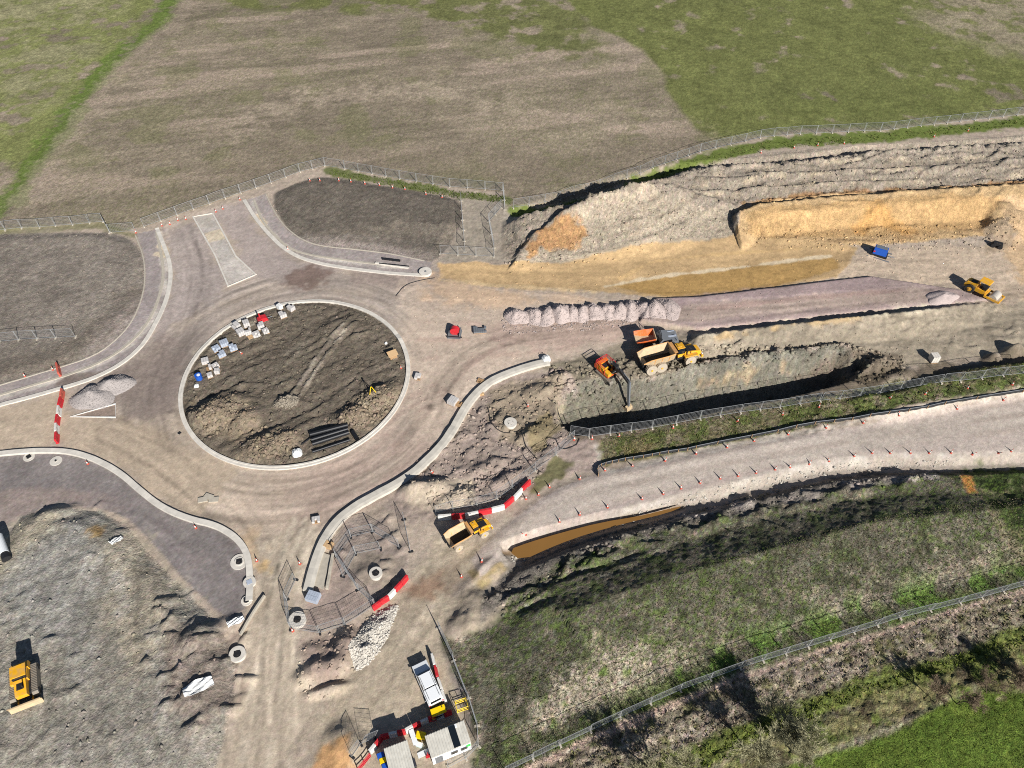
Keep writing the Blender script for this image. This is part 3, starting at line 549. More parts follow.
for pts, hh in (([(545, 226), (600, 210), (660, 197), (720, 189), (800, 183), (900, 176)], .55), ([(690, 181), (780, 174), (880, 167), (960, 161), (1060, 153)], .5), ([(760, 196), (850, 188), (950, 180), (1060, 172)], .45), ([(740, 186), (830, 180), (930, 173)], .3)):
    q = PL(pts, 2.2); sl = box_of(q, 3); d, s, v, arc = dline(q, sl); d = d+.3*N2[sl]+.2*N3[sl]; L_ = float(arc.max())
    Z[sl] += hh*np.where(s < 0, sm(1-d/2.6), sm(1-d/.3))*sm(arc/4)*sm((L_-arc)/4)
scarps([(745, 212), (1000, 196), (1000, 226), (880, 236), (750, 238)], 34, .16, (3, 11), 7, 5, 13, 1.2)
for o in (0, 5): 
    q = PL([(288+o, 402+o), (310+o, 368+o), (332+o, 338+o), (352+o, 318+o)]); sl = box_of(q, 1); d = dline(q, sl)[0]; Z[sl] += .16*sm(1-d/.4)-.1*sm(1-np.abs(d-.6)/.3)
PONDP = [(508, 550), (530, 542), (560, 533), (600, 522.5), (640, 516), (672, 508), (684, 506), (668, 513), (630, 522), (590, 533), (556, 545), (521, 561)]
sl, d = sdist(PL(PONDP, -.5), 1.5); Z[sl] = np.where(d > -.9, np.minimum(Z[sl], -.8-.5*sm(d+.9)), Z[sl])
Z = Z.astype(np.float32)
def hz(x, y):
    i = np.clip(np.searchsorted(xs, x)-1, 0, NX-2); j = np.clip(np.searchsorted(ys, y)-1, 0, NY-2)
    u = np.clip((x-xs[i])/(xs[i+1]-xs[i]), 0, 1); v = np.clip((y-ys[j])/(ys[j+1]-ys[j]), 0, 1)
    return (Z[j, i]*(1-u)+Z[j, i+1]*u)*(1-v)+(Z[j+1, i]*(1-u)+Z[j+1, i+1]*u)*v
def at(px, py):
    z = 0.0
    for _ in range(8): x, y = G(px, py, z); z = .4*z+.6*float(hz(x, y))
    x, y = G(px, py, z); return Vector((x, y, float(hz(x, y))))
def smin(x, y, r=.6):                       # lowest ground under a small footprint
    return min(float(hz(x+a, y+b)) for a in (-r, 0, r) for b in (-r, 0, r))

# ------------------------------------------------------------------ materials
MATS = {}
def mat(name, col, rough=.6, metal=0.0, spec=.35, noise=.12, nscale=6, dust=0.0, bump_s=0.0, srgb=True, trans=0):
    if name in MATS: return MATS[name]
    m = bpy.data.materials.new(name); m.use_nodes = True; n = m.node_tree.nodes; l = m.node_tree.links
    b = n['Principled BSDF']; b.inputs['Roughness'].default_value = rough; b.inputs['Metallic'].default_value = metal
    b.inputs['Specular IOR Level'].default_value = spec
    c = lin(col) if srgb else np.array(col)
    geo = n.new('ShaderNodeNewGeometry'); tx = n.new('ShaderNodeTexNoise'); tx.inputs['Scale'].default_value = nscale; tx.inputs['Detail'].default_value = 5
    l.new(geo.outputs['Position'], tx.inputs['Vector'])
    r = n.new('ShaderNodeMix'); r.data_type = 'RGBA'
    r.inputs[6].default_value = (*np.clip(c*(1-noise*2), 0, 1), 1); r.inputs[7].default_value = (*np.clip(c*(1+noise*2), 0, 1), 1)
    l.new(tx.outputs['Fac'], r.inputs[0]); out = r.outputs[2]
    if dust:
        t2 = n.new('ShaderNodeTexNoise'); t2.inputs['Scale'].default_value = 2.3; t2.inputs['Detail'].default_value = 6; l.new(geo.outputs['Position'], t2.inputs['Vector'])
        rp = n.new('ShaderNodeMapRange'); rp.inputs[1].default_value = .62-.35*dust; rp.inputs[2].default_value = .8; rp.inputs[4].default_value = min(1, dust*1.4); l.new(t2.outputs['Fac'], rp.inputs[0])
        q = n.new('ShaderNodeMix'); q.data_type = 'RGBA'; l.new(rp.outputs[0], q.inputs[0]); l.new(out, q.inputs[6]); q.inputs[7].default_value = (*A((170, 150, 124)), 1); out = q.outputs[2]
    l.new(out, b.inputs['Base Color'])
    if bump_s:
        bp = n.new('ShaderNodeBump'); bp.inputs['Strength'].default_value = bump_s; bp.inputs['Distance'].default_value = .05; l.new(tx.outputs['Fac'], bp.inputs['Height']); l.new(bp.outputs[0], b.inputs['Normal'])
    MATS[name] = m; return m
def ground_mat(name, fine=.25, coarse=.2, bumpd=.06, sc=(1.1, 5.0), specks=None):
    m = bpy.data.materials.new(name); m.use_nodes = True; n = m.node_tree.nodes; l = m.node_tree.links
    b = n['Principled BSDF']; b.inputs['Roughness'].default_value = .95; b.inputs['Specular IOR Level'].default_value = .12
    at_ = n.new('ShaderNodeAttribute'); at_.attribute_name = 'Col'; geo = n.new('ShaderNodeNewGeometry')
    def no(s, d=6, r=.62):
        t = n.new('ShaderNodeTexNoise'); t.inputs['Scale'].default_value = s; t.inputs['Detail'].default_value = d; t.inputs['Roughness'].default_value = r; l.new(geo.outputs['Position'], t.inputs['Vector']); return t
    a, f = no(sc[0]), no(sc[1])
    def rng_(t, amp):
        q = n.new('ShaderNodeMapRange'); q.inputs[1].default_value = .34; q.inputs[2].default_value = .66; q.inputs[3].default_value = 1-amp; q.inputs[4].default_value = 1+amp; l.new(t.outputs['Fac'], q.inputs[0]); return q
    m1 = n.new('ShaderNodeMath'); m1.operation = 'MULTIPLY'; l.new(rng_(a, coarse).outputs[0], m1.inputs[0]); l.new(rng_(f, fine).outputs[0], m1.inputs[1])
    v = n.new('ShaderNodeVectorMath'); v.operation = 'SCALE'; l.new(at_.outputs['Color'], v.inputs[0]); l.new(m1.outputs[0], v.inputs['Scale'])
    out = v.outputs[0]
    if specks:
        vo = n.new('ShaderNodeTexVoronoi'); vo.inputs['Scale'].default_value = specks[0]; l.new(geo.outputs['Position'], vo.inputs['Vector'])
        q = n.new('ShaderNodeMapRange'); q.inputs[1].default_value = .0; q.inputs[2].default_value = 1; q.inputs[3].default_value = 1-specks[1]; q.inputs[4].default_value = 1+specks[1]
        sp = n.new('ShaderNodeSeparateColor'); l.new(vo.outputs['Color'], sp.inputs[0]); l.new(sp.outputs[0], q.inputs[0])
        v2 = n.new('ShaderNodeVectorMath'); v2.operation = 'SCALE'; l.new(out, v2.inputs[0]); l.new(q.outputs[0], v2.inputs['Scale']); out = v2.outputs[0]
    l.new(out, b.inputs['Base Color'])
    if bumpd:
        bp = n.new('ShaderNodeBump'); bp.inputs['Strength'].default_value = 1; bp.inputs['Distance'].default_value = bumpd; l.new(f.outputs['Fac'], bp.inputs['Height']); l.new(bp.outputs[0], b.inputs['Normal'])
    return m
GM = {'field': ground_mat('field_soil', .3, .16, .08, (.9, 3.5)), 'pasture': ground_mat('pasture_grass', .4, .25, .2, (1.4, 6)),
      'road': ground_mat('rolled_stone', .14, .10, .02, (1.2, 7), (3.5, .05)), 'haul_road': ground_mat('haul_stone', .16, .10, .03, (1.2, 6), (3, .06)),
      'footway': ground_mat('footway_stone', .14, .10, .015, (1.5, 8), (4, .05)), 'soil': ground_mat('bare_soil', .26, .18, .12, (1.2, 4.5)),
      'grass': ground_mat('rough_grass', .5, .3, .2, (1.8, 6)), 'spoil': ground_mat('spoil', .26, .2, .16, (1.3, 4.2), (2.2, .10))}
ZM = {'field': 'field', 'pasture': 'pasture', 'road': 'road', 'haul_road': 'haul_road', 'footway': 'footway', 'splitter_island': 'footway', 'stone_platform': 'road', 'sand_strip': 'haul_road',
      'soil_plot': 'soil', 'island_soil': 'soil', 'working_ground': 'haul_road', 'grass_bank': 'grass', 'verge': 'grass', 'rough_verge': 'grass', 'spoil_bund': 'spoil', 'cutting_face': 'soil', 'basin': 'spoil', 'bank_cut': 'spoil', 'spoil_ground': 'spoil'}
def link(o, parent=None, label=None, cat=None, group=None, kind=None):
    COL.objects.link(o)
    if parent: o.parent = parent
    for k, v in (('label', label), ('category', cat), ('group', group), ('kind', kind)):
        if v: o[k] = v
    return o
def fastmesh(name, V, Q, cols=None):
    me = bpy.data.meshes.new(name); k = Q.shape[1]
    me.vertices.add(len(V)); me.vertices.foreach_set('co', V.astype(np.float32).ravel())
    me.loops.add(Q.size); me.loops.foreach_set('vertex_index', Q.astype(np.int32).ravel())
    me.polygons.add(len(Q)); me.polygons.foreach_set('loop_start', np.arange(0, Q.size, k, dtype=np.int32))
    try: me.polygons.foreach_set('loop_total', np.full(len(Q), k, np.int32))
    except Exception: pass
    if cols is not None:
        a = me.attributes.new('Col', 'FLOAT_COLOR', 'POINT'); a.data.foreach_set('color', np.c_[cols, np.ones(len(cols))].astype(np.float32).ravel())
    me.update(calc_edges=True); return me
# visible plan + margin
dep = Y*CP+HC*SP; lim = np.abs(X) < 512/F_PX*dep*1.0+14
vis = lim & (Y > 13)
fv = vis[:-1, :-1] & vis[1:, 1:] & vis[1:, :-1] & vis[:-1, 1:]
idx = np.arange(NY*NX).reshape(NY, NX)
zf = ZONE[:-1, :-1]; Pall = np.stack([X, Y, Z], -1).reshape(-1, 3); Call = C.reshape(-1, 3)
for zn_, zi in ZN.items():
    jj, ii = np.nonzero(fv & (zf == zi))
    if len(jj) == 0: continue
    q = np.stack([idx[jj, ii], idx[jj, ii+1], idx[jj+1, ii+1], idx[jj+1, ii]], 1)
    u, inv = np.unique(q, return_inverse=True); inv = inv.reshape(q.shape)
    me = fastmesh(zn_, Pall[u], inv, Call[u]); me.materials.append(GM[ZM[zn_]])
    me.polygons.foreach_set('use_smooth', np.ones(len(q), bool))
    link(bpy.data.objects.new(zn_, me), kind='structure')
# the land beyond the survey, out to the horizon
gx = np.concatenate([[-4000, -1200, -500, -260], np.arange(-172, 173, 4), [260, 500, 1200, 4000]]); gy = np.concatenate([[-4000, -1000, -300, -80, -20], np.arange(12, 245, 4), [300, 500, 1200, 4000]])
Vv = []; Qq = []; cc = []
for y in gy:
    for x in gx:
        ins = -172 <= x <= 172 and 12 <= y <= 244
        Vv.append((x, y, (float(hz(x, y))-.25) if ins else -.3)); j = min(max(np.searchsorted(ys, y), 0), NY-1); i = min(max(np.searchsorted(xs, x), 0), NX-1)
        cc.append(C[j, i] if ins else (A((112, 112, 66)) if (y > 120 or abs(x) < 60 or x > 0) else A((132, 118, 98))))
for j in range(len(gy)-1):
    for i in range(len(gx)-1):
        x0, x1, y0, y1 = gx[i], gx[i+1], gy[j], gy[j+1]
        inn_ = all(abs(x) < 512/F_PX*(y*CP+HC*SP)+12 and y > 14 and y < 243 and abs(x) < 171 for x in (x0, x1) for y in (y0, y1))
        if not inn_: k = j*len(gx)+i; Qq.append((k, k+1, k+len(gx)+1, k+len(gx)))
me = fastmesh('surrounding_land', np.array(Vv), np.array(Qq), np.array(cc)); me.materials.append(GM['field'])
link(bpy.data.objects.new('surrounding_land', me), kind='structure')
#OBJECTS#
# ------------------------------------------------------------------ mesh builder
class MB:
    def __init__(s): s.v = []; s.f = []; s.m = []
    def quadbox(s, P, m=0):                        # 8 points: bottom 4 (ccw) then top 4
        o = len(s.v); s.v += [tuple(p) for p in P]
        for q in ((3, 2, 1, 0), (4, 5, 6, 7), (0, 1, 5, 4), (1, 2, 6, 5), (2, 3, 7, 6), (3, 0, 4, 7)): s.f.append([o+i for i in q]); s.m.append(m)
        return s
    def box(s, cx, cy, cz, sx, sy, sz, rz=0, m=0, tx=1, ty=1, ry=0):   # cz is the bottom
        P = []
        for z, kx, ky in ((0, 1, 1), (sz, tx, ty)):
            for a, b in ((-1, -1), (1, -1), (1, 1), (-1, 1)): P.append(Vector((a*sx/2*kx, b*sy/2*ky, z)))
        R = Matrix.Rotation(rz, 3, 'Z') @ Matrix.Rotation(ry, 3, 'Y')
        return s.quadbox([R @ p+Vector((cx, cy, cz)) for p in P], m)
    def prism(s, prof, y0, y1, m=0, k=1.0):        # profile in x,z extruded in y
        o = len(s.v); n = len(prof)
        s.v += [(x, y0, z) for x, z in prof]+[(x, y1, z) for x, z in prof]
        for i in range(n): j = (i+1) % n; s.f.append([o+i, o+j, o+n+j, o+n+i]); s.m.append(m)
        s.f.append([o+i for i in range(n)][::-1]); s.f.append([o+n+i for i in range(n)]); s.m += [m, m]
        return s
    def tube(s, p0, p1, r0, r1=None, n=6, m=0, caps=True):
        r1 = r0 if r1 is None else r1; p0, p1 = Vector(p0), Vector(p1); d = (p1-p0)
        if d.length < 1e-6: return s
        d.normalize(); a = d.orthogonal().normalized(); b = d.cross(a); o = len(s.v)
        for p, r in ((p0, r0), (p1, r1)):
            for i in range(n):
                t = 2*math.pi*i/n; s.v.append(tuple(p+a*r*math.cos(t)+b*r*math.sin(t)))
        for i in range(n): j = (i+1) % n; s.f.append([o+i, o+j, o+n+j, o+n+i]); s.m.append(m)
        if caps: s.f.append([o+i for i in range(n)][::-1]); s.f.append([o+n+i for i in range(n)]); s.m += [m, m]
        return s
    def ringtube(s, c, ax, ro, ri, w, n=18, m=0):  # annulus with thickness
        c = Vector(c); ax = Vector(ax).normalized(); a = ax.orthogonal().normalized(); b = ax.cross(a); o = len(s.v)
        for i in range(n):
            t = 2*math.pi*i/n; u = a*math.cos(t)+b*math.sin(t)
            for r, h in ((ro, 0), (ro, w), (ri, w), (ri, 0)): s.v.append(tuple(c+u*r+ax*h))
        for i in range(n):
            j = (i+1) % n
            for k in range(4): l = (k+1) % 4; s.f.append([o+i*4+k, o+j*4+k, o+j*4+l, o+i*4+l]); s.m.append(m)
        return s
    def plate(s, P, t, m=0):                       # thin slab from a quad, thickness t along its normal
        P = [Vector(p) for p in P]; n = (P[1]-P[0]).cross(P[3]-P[0]).normalized()*t
        return s.quadbox(P+[p+n for p in P], m)
    def mesh(s, name, mats):
        me = bpy.data.meshes.new(name); me.from_pydata(s.v, [], s.f); me.polygons.foreach_set('material_index', s.m)
        for k in mats: me.materials.append(k)
        import bmesh
        bm = bmesh.new(); bm.from_mesh(me); bmesh.ops.recalc_face_normals(bm, faces=bm.faces); bm.to_mesh(me); bm.free()
        me.update(); return me
    def build(s, name, mats, parent=None, **k):
        if not isinstance(mats, (list, tuple)): mats = [mats]
        return link(bpy.data.objects.new(name, s.mesh(name, mats)), parent, **k)
ORD = 'first second third fourth fifth sixth seventh eighth ninth tenth eleventh twelfth thirteenth fourteenth fifteenth sixteenth seventeenth eighteenth nineteenth twentieth'.split()
ORD += ['twenty-'+w for w in ORD[:9]]
def thing(name, loc, rz, label, cat, group=None, rx=0, ry=0):
    o = bpy.data.objects.new(name, None); o.empty_display_size = .3; o.location = loc; o.rotation_euler = (rx, ry, rz)
    return link(o, None, label, cat, group)
def seat(x, y, rz, L, Wd):                         # rest a rigid thing on uneven ground
    c, s = math.cos(rz), math.sin(rz)
    f = lambda u, v: float(hz(x+u*c-v*s, y+u*s+v*c))
    zf = (f(L/2, Wd/2)+f(L/2, -Wd/2))/2; zb = (f(-L/2, Wd/2)+f(-L/2, -Wd/2))/2; zl = (f(L/2, Wd/2)+f(-L/2, Wd/2))/2; zr = (f(L/2, -Wd/2)+f(-L/2, -Wd/2))/2
    return (zf+zb)/2, -math.atan2(zf-zb, L), math.atan2(zl-zr, Wd)
def rest(name, rear, front, L, Wd, label, cat, group=None, tilt=True):
    a, b = at(*rear), at(*front); m = (a+b)/2; rz = math.atan2(b.y-a.y, b.x-a.x)
    z, ry, rx = seat(m.x, m.y, rz, L, Wd)
    if not tilt: rx = ry = 0
    return thing(name, (m.x, m.y, z), rz, label, cat, group, rx, ry)
M = {}
M['yellow'] = mat('machine_yellow', (226, 166, 34), .5, noise=.1, nscale=3, dust=.5); M['orange'] = mat('machine_orange', (216, 98, 36), .5, noise=.1, nscale=3, dust=.45)
M['dusty'] = mat('worn_body_steel', (188, 166, 132), .8, noise=.14, nscale=3, dust=.5); M['black'] = mat('black_steel', (34, 34, 36), .6, noise=.1, dust=.15)
M['tyre'] = mat('dusty_tyre', (170, 158, 140), .95, noise=.15, nscale=3); M['tyred'] = mat('dark_tyre', (52, 50, 48), .9, dust=.3)
M['glass'] = mat('cab_glass', (28, 34, 40), .08, spec=.6, noise=.02); M['white'] = mat('white_paint', (226, 228, 228), .4, noise=.03); M['red'] = mat('safety_red', (186, 40, 48), .5, noise=.08, dust=.2)
M['rwhite'] = mat('barrier_white', (208, 205, 198), .5, noise=.08, dust=.3); M['cone'] = mat('cone_orange', (188, 90, 74), .5, noise=.05)
M['galv'] = mat('galvanised_steel', (186, 188, 188), .45, .55, noise=.06); M['grey'] = mat('grey_steel', (120, 124, 128), .5, .3, noise=.08, dust=.2)
M['conc'] = mat('concrete', (198, 192, 181), .9, noise=.15, nscale=1.3, bump_s=.3); M['concd'] = mat('dusty_concrete', (172, 164, 149), .9, noise=.12, nscale=2.2, bump_s=.3)
M['conc2'] = mat('fresh_concrete', (186, 180, 168), .9, noise=.16, nscale=1.2, bump_s=.3); M['block'] = mat('stone_blocks', (186, 182, 178), .85, noise=.12, nscale=4); M['wood'] = mat('pallet_wood', (164, 132, 96), .85, noise=.16, nscale=7); M['bluegrey'] = mat('wrapped_blocks', (164, 172, 184), .5, noise=.1, nscale=4)
M['rubber'] = mat('rubber', (40, 40, 42), .85); M['track'] = mat('track_steel', (128, 122, 112), .7, .2, noise=.15, nscale=5, dust=.5); M['pipe'] = mat('black_pipe', (30, 31, 34), .4, noise=.05)
M['blue'] = mat('blue_paint', (36, 86, 176), .45, noise=.06); M['bagw'] = mat('white_bag', (216, 216, 212), .7, noise=.1, nscale=3, bump_s=.5); M['yplastic'] = mat('yellow_plastic', (240, 204, 24), .4, noise=.04)
M['fabric'] = mat('membrane', (44, 45, 46), .9, noise=.15); M['green'] = mat('sign_green', (70, 200, 90), .4, noise=.03); M['roof'] = mat('cabin_roof', (206, 202, 190), .6, noise=.14, nscale=1.6, dust=.25)
M['water'] = mat('silty_water', (130, 95, 50), .04, spec=.5, noise=.04, nscale=.6); M['pink'] = mat('crushed_pink_stone', (172, 158, 152), .95, noise=.2, nscale=7, bump_s=1.0); M['greyst'] = mat('crushed_grey_stone', (152, 145, 141), .95, noise=.2, nscale=7, bump_s=1.0)
M['whst'] = mat('white_stone', (186, 180, 168), .95, noise=.15, nscale=4, bump_s=.8); M['rubble'] = mat('rubble_stone', (128, 119, 105), .95, noise=.15, nscale=4)
M['bark'] = mat('bark', (96, 84, 68), .95, noise=.2); M['twig'] = mat('budding_twigs', (152, 148, 116), .95, noise=.2); M['twigd'] = mat('bare_twigs', (128, 112, 92), .95, noise=.2)
M['worn'] = mat('worn_orange_paint', (206, 152, 92), .7, noise=.14, nscale=3, dust=.4); M['body_shade'] = mat('tipper_floor_shade', (58, 51, 43), .9, noise=.2, nscale=3, bump_s=.6); M['board'] = mat('plywood', (190, 158, 118), .85, noise=.12)

# ------------------------------------------------------------------ kerbs, islands, slabs
def sweep(name, px, prof, m, label, cat='kerb', closed=False, world=False, sub=2, zoff=0.0, flat=False, step=.9):
    p = np.asarray(px, float) if world else PL(px)
    p = smooth(p, sub, closed); n = len(p); V = []; Fc = []; k = len(prof)
    for i in range(n):
        a = p[(i-1) % n] if closed or i > 0 else p[i]; b = p[(i+1) % n] if closed or i < n-1 else p[i]
        t = b-a; t = t/(np.linalg.norm(t)+1e-9); nr = np.array([-t[1], t[0]])
        z = zoff+(0 if flat else float(hz(*p[i])))
        for o, h in prof: q = p[i]+nr*o; V.append((q[0], q[1], z+h))
    for i in range(n if closed else n-1):
        j = (i+1) % n
        for a in range(k): b = (a+1) % k; Fc.append((i*k+a, j*k+a, j*k+b, i*k+b))
    if not closed: Fc += [tuple(range(k))[::-1], tuple((n-1)*k+a for a in range(k))]
    b = MB(); b.v = V; b.f = [list(f) for f in Fc]; b.m = [0]*len(Fc)
    return b.build(name, m, label=label, cat=cat)
def kprof(w, h, left=True, base=.35):             # left: body lies to the left of travel
    s = 1 if left else -1
    q = [(0, -base), (0, h-.03), (.03*s, h), (w*s-.03*s, h), (w*s, h-.04), (w*s, -base)]
    return q
cir = [(RC[0]+RI*math.cos(a), RC[1]+RI*math.sin(a)) for a in np.linspace(0, 2*math.pi, 90, False)]
sweep('kerb', cir, [(-.42, -.3), (-.42, .16), (-.39, .19), (-.02, .19), (.0, .26), (.24, .26), (.27, .23), (.27, -.3)], M['conc'], 'pale concrete kerb ring around the roundabout island', closed=True, world=True, sub=0)
sweep('kerb', [(159, 228), (168, 250), (172.5, 264), (173, 282), (167, 306), (152, 335), (140, 351), (120, 367), (95, 380), (67, 389), (0, 407), (-50, 421)], kprof(.75, .16, False), M['conc'], 'pale kerb curving from northern arm to western arm past the gravel heaps')
sweep('kerb', [(242.5, 201), (252.5, 217.5), (262.5, 230), (277.5, 246), (295, 257.5), (317.5, 265), (350, 270), (382.5, 274), (424, 277)], kprof(.75, .16), M['conc'], 'pale kerb curving along the darker soil plot to the white manhole ring')
KS = [(-50, 456), (0, 452), (30, 449), (60, 448.5), (82, 452), (105, 461), (125, 473), (145, 491), (165, 506), (190, 517), (217, 523), (235, 533), (245, 543), (252, 556), (254, 580), (253, 601)]
sweep('kerb', KS, kprof(.85, .34, False), M['conc'], 'high pale kerb with dark shadow along the lower left footway')
sweep('kerb', [(266, 597), (254, 615), (242, 636)], kprof(.3, .45, False), M['concd'], 'short dark kerb run above the lower left manhole')
KE = [(303.5, 592), (310, 566), (318.5, 543), (331, 523), (348.5, 507), (376, 492), (406, 476), (428, 456), (442, 441), (452, 425), (461, 408), (473, 393), (488, 380), (510, 370.5), (530, 364), (548, 360.5)]
sweep('kerb', KE, [(0, -.4), (0, .47), (-.03, .5), (-.8, .5), (-1.25, .42), (-1.3, -.4)], M['conc2'], 'long S-shaped concrete kerb casting a thick shadow on the roundabout exit')
sweep('kerb', [(332, 555), (326, 590)], kprof(.35, .5, True), M['concd'], 'short straight kerb beside pale slab near the fenced hole')
sweep('kerb', SPL, kprof(.34, .14, True, .3), M['conc'], 'thin kerb framing the splitter island on the northern arm', closed=True, sub=0)
sweep('kerb', TRI, kprof(.28, .14, False, .3), M['rwhite'], 'white kerb framing the triangular island by the gravel heaps', closed=True, sub=0)
sweep('channel_edging', [(376, 262), (395, 265), (409, 267)], kprof(.5, .22, False), M['conc'], 'short raised pale edging beside two black pipes', 'edging')
sweep('footway_edging', [(158, 231), (163, 255), (165, 272), (163, 290), (153, 318), (136, 340), (112, 358), (80, 373), (0, 396), (-50, 412)], kprof(.5, .09, False), M['concd'], 'inner pale edging line behind the kerb on the left footway', 'edging')
sweep('footway_edging', [(253, 200), (261, 222), (275, 237), (288, 249), (310, 256), (345, 261), (376, 264.5)], kprof(.45, .09), M['concd'], 'inner pale edging line behind the kerb on the right footway', 'edging')
sweep('footway_edging', [(136, 235), (144, 255), (146, 272), (144.5, 293), (135.5, 318), (120, 338), (95, 357), (60, 368), (0, 386), (-50, 400)], kprof(.25, .08, False), M['concd'], 'thin edging between the left soil plot and its footway', 'edging')
sweep('footway_edging', [(265, 194), (275, 215), (287, 230), (305, 242), (325, 247), (382, 252), (424, 261)], kprof(.25, .08), M['concd'], 'thin edging between the darker soil plot and its footway', 'edging')
# pond
pp = smooth(PL(PONDP, -.5), 1, True)
b = MB(); b.v = [(x, y, -.5) for x, y in pp]; b.f = [list(range(len(pp)))]; b.m = [0]
b.build('pond_water', M['water'], kind='structure')

# ------------------------------------------------------------------ heaps of stone
def heap(px, py, rx, ry, rot, h, m, label, group=None, name='stone_heap', nr=12, ns=30, rough=.12, pw=1.0, top=.25, lump=.34):
    c = at(px, py); V = []; Fc = []; rl = random.random()*50; cr, sr = math.cos(math.radians(rot)), math.sin(math.radians(rot))
    for i in range(nr+1):
        for j in range(ns):
            t = 2*math.pi*j/ns; r = i/nr; k = 1+.13*math.sin(2*t+rl)+.08*math.sin(3*t+rl*3)+.05*math.sin(5*t+rl*2)
            u, v = rx*r*k*math.cos(t), ry*r*k*math.sin(t); x, y = c.x+u*cr-v*sr, c.y+u*sr+v*cr
            hh = h*max(0, 1-math.sqrt(r*r+.025))/(1-.158)
            w_ = min(r*4, 1)*min((1-r)*4, 1); hh += w_*(h*lump*float(fbm(np.float32(x+rl*9), np.float32(y), 1.9, 2, 280))+rough*1.2*float(vn(np.float32(x), np.float32(y), .45, 281)))
            V.append((x-c.x, y-c.y, float(hz(x, y))-c.z+hh-(.18 if i == nr else 0)))
    for i in range(nr):
        for j in range(ns): k = (j+1) % ns; Fc.append([i*ns+j, (i+1)*ns+j, (i+1)*ns+k, i*ns+k])
    Fc.append(list(range(ns))); b = MB(); b.v = V; b.f = Fc; b.m = [0]*len(Fc)
    o = b.build(name, m, label=label, cat='heap', group=group); o.location = c
    o.data.polygons.foreach_set('use_smooth', np.ones(len(Fc), bool)); return o
HEAPS = {}
HEAPS['HG'] = [heap(93, 398, 3.6, 2.6, 25, 1.7, M['greyst'], 'grey gravel heap nearest the red and white barrier line'), heap(112, 387, 3.4, 2.5, 25, 1.6, M['greyst'], 'grey gravel heap beside the northern edge of the roundabout, behind the other')]
hx = [(517, 1.9, 1.6), (536, 2.0, 1.7), (547, 1.9, 1.6), (561, 1.7, 1.9), (572.5, 1.3, 1.7), (582, 1.5, 1.8), (595, 1.8, 1.8), (609, 1.9, 1.7), (620, 1.4, 1.8), (630, 1.4, 1.7), (643, 1.8, 1.8), (655, 1.6, 1.6), (668, 2.0, 1.0)]
for i, (x, rx, h) in enumerate(hx):
    lab = ORD[i]+' pink-grey stone heap from the left in the tipped row'
    if i == 0: lab = 'pink-grey stone heap at the left end of the tipped row'
    if i == len(hx)-1: lab = 'low pink-grey stone heap at the right end of the tipped row'
    HEAPS.setdefault('HP', []).append(heap(x, 317-.055*(x-517), rx*random.uniform(1.05, 1.3), random.uniform(2.1, 2.9), random.uniform(-4, 20), h*random.uniform(.72, 1.0), M['pink'], lab, 'tipped stone heaps in a row', rough=.14, nr=16, ns=36))
HEAPS['HW'] = [heap(373, 636, 1.9, 4.3, -33, .7, M['whst'], 'long heap of white crushed stone below the fenced corner', rough=.2, nr=18, ns=60, lump=.12)]
heap(942, 298, 3.6, 1.6, 15, .9, M['pink'], 'low stone heap with dark shadow left of the roller', rough=.15)
HEAPS['HR'] = [heap(287, 401, 1.7, 1.1, 10, .5, M['rubble'], 'small heap of grey rubble in the middle of the island', rough=.5)]
# ------------------------------------------------------------------ temporary fences
PLN = 3.45
def panel_mesh():
    b = MB(); w, h, t = PLN-.05, 2.0, .036
    b.box(.03, 0, .06, .055, .055, h); b.box(w-.03, 0, .06, .055, .055, h); b.box(w/2, 0, h, w, .04, .04); b.box(w/2, 0, .16, w, .045, .045)
    for k in range(1, 16): b.box(w*k/16, 0, .2, .011, .011, h-.2)
    for k in range(1, 6): b.box(w/2, 0, .2+k*.3, w, .011, .011)
    return b.mesh('fence_panel', [M['galv']])
PM = panel_mesh()
bft = MB(); bft.box(0, 0, -.1, .26, .7, .22, tx=.9, ty=.9); FTM = bft.mesh('fence_foot', [M['concd']]); bfr = MB(); bfr.box(0, 0, -.1, .26, .7, .22, tx=.9, ty=.9); FTR = bfr.mesh('fence_foot', [M['rubber']])
def fence(px, label, foot=FTM, group=None, world=False):
    w = np.asarray(px, float) if world else np.array([[at(*q).x, at(*q).y] for q in px])
    r = thing('temporary_fence', (w[0][0], w[0][1], float(hz(*w[0]))), 0, label, 'fence', group); o0 = r.location
    def put(me, nm, x, y, z, rz, sx=1, ry=0, rx=0):
        o = bpy.data.objects.new(nm, me); o.location = (x-o0.x, y-o0.y, z-o0.z); o.rotation_euler = (rx, ry, rz); o.scale = (sx, 1, 1); link(o, r)
    first = True
    for a, b_ in zip(w[:-1], w[1:]):
        L = float(np.linalg.norm(b_-a)); n = max(1, round(L/PLN)); rz = math.atan2(*(b_-a)[::-1])
        for i in range(n):
            p = a+(b_-a)*i/n; q = a+(b_-a)*(i+1)/n; zp, zq = float(hz(*p)), float(hz(*q)); sl_ = L/n
            put(PM, 'fence_panel', p[0], p[1], zp, rz+random.uniform(-.012, .012), sl_/PLN, -math.atan2(zq-zp, sl_), random.uniform(-.03, .03))
            put(foot, 'fence_foot', p[0], p[1], zp, rz)
    put(foot, 'fence_foot', w[-1][0], w[-1][1], float(hz(*w[-1])), rz); return r
fence([(-24, 233.5), (5.5, 230), (22, 228), (40, 227.5), (56, 226), (73, 225), (90, 223), (104, 222), (110, 233)], 'mesh fence along the field above the left soil plot')
fence([(110, 233), (136, 231)], 'low short mesh fence between the left soil plot and the northern arm')
fence([(144, 227), (256, 188), (300, 172), (325, 166), (345, 169), (400, 179), (450, 187), (503, 191), (505, 210)], 'long mesh fence behind the northern arm and the darker soil plot')
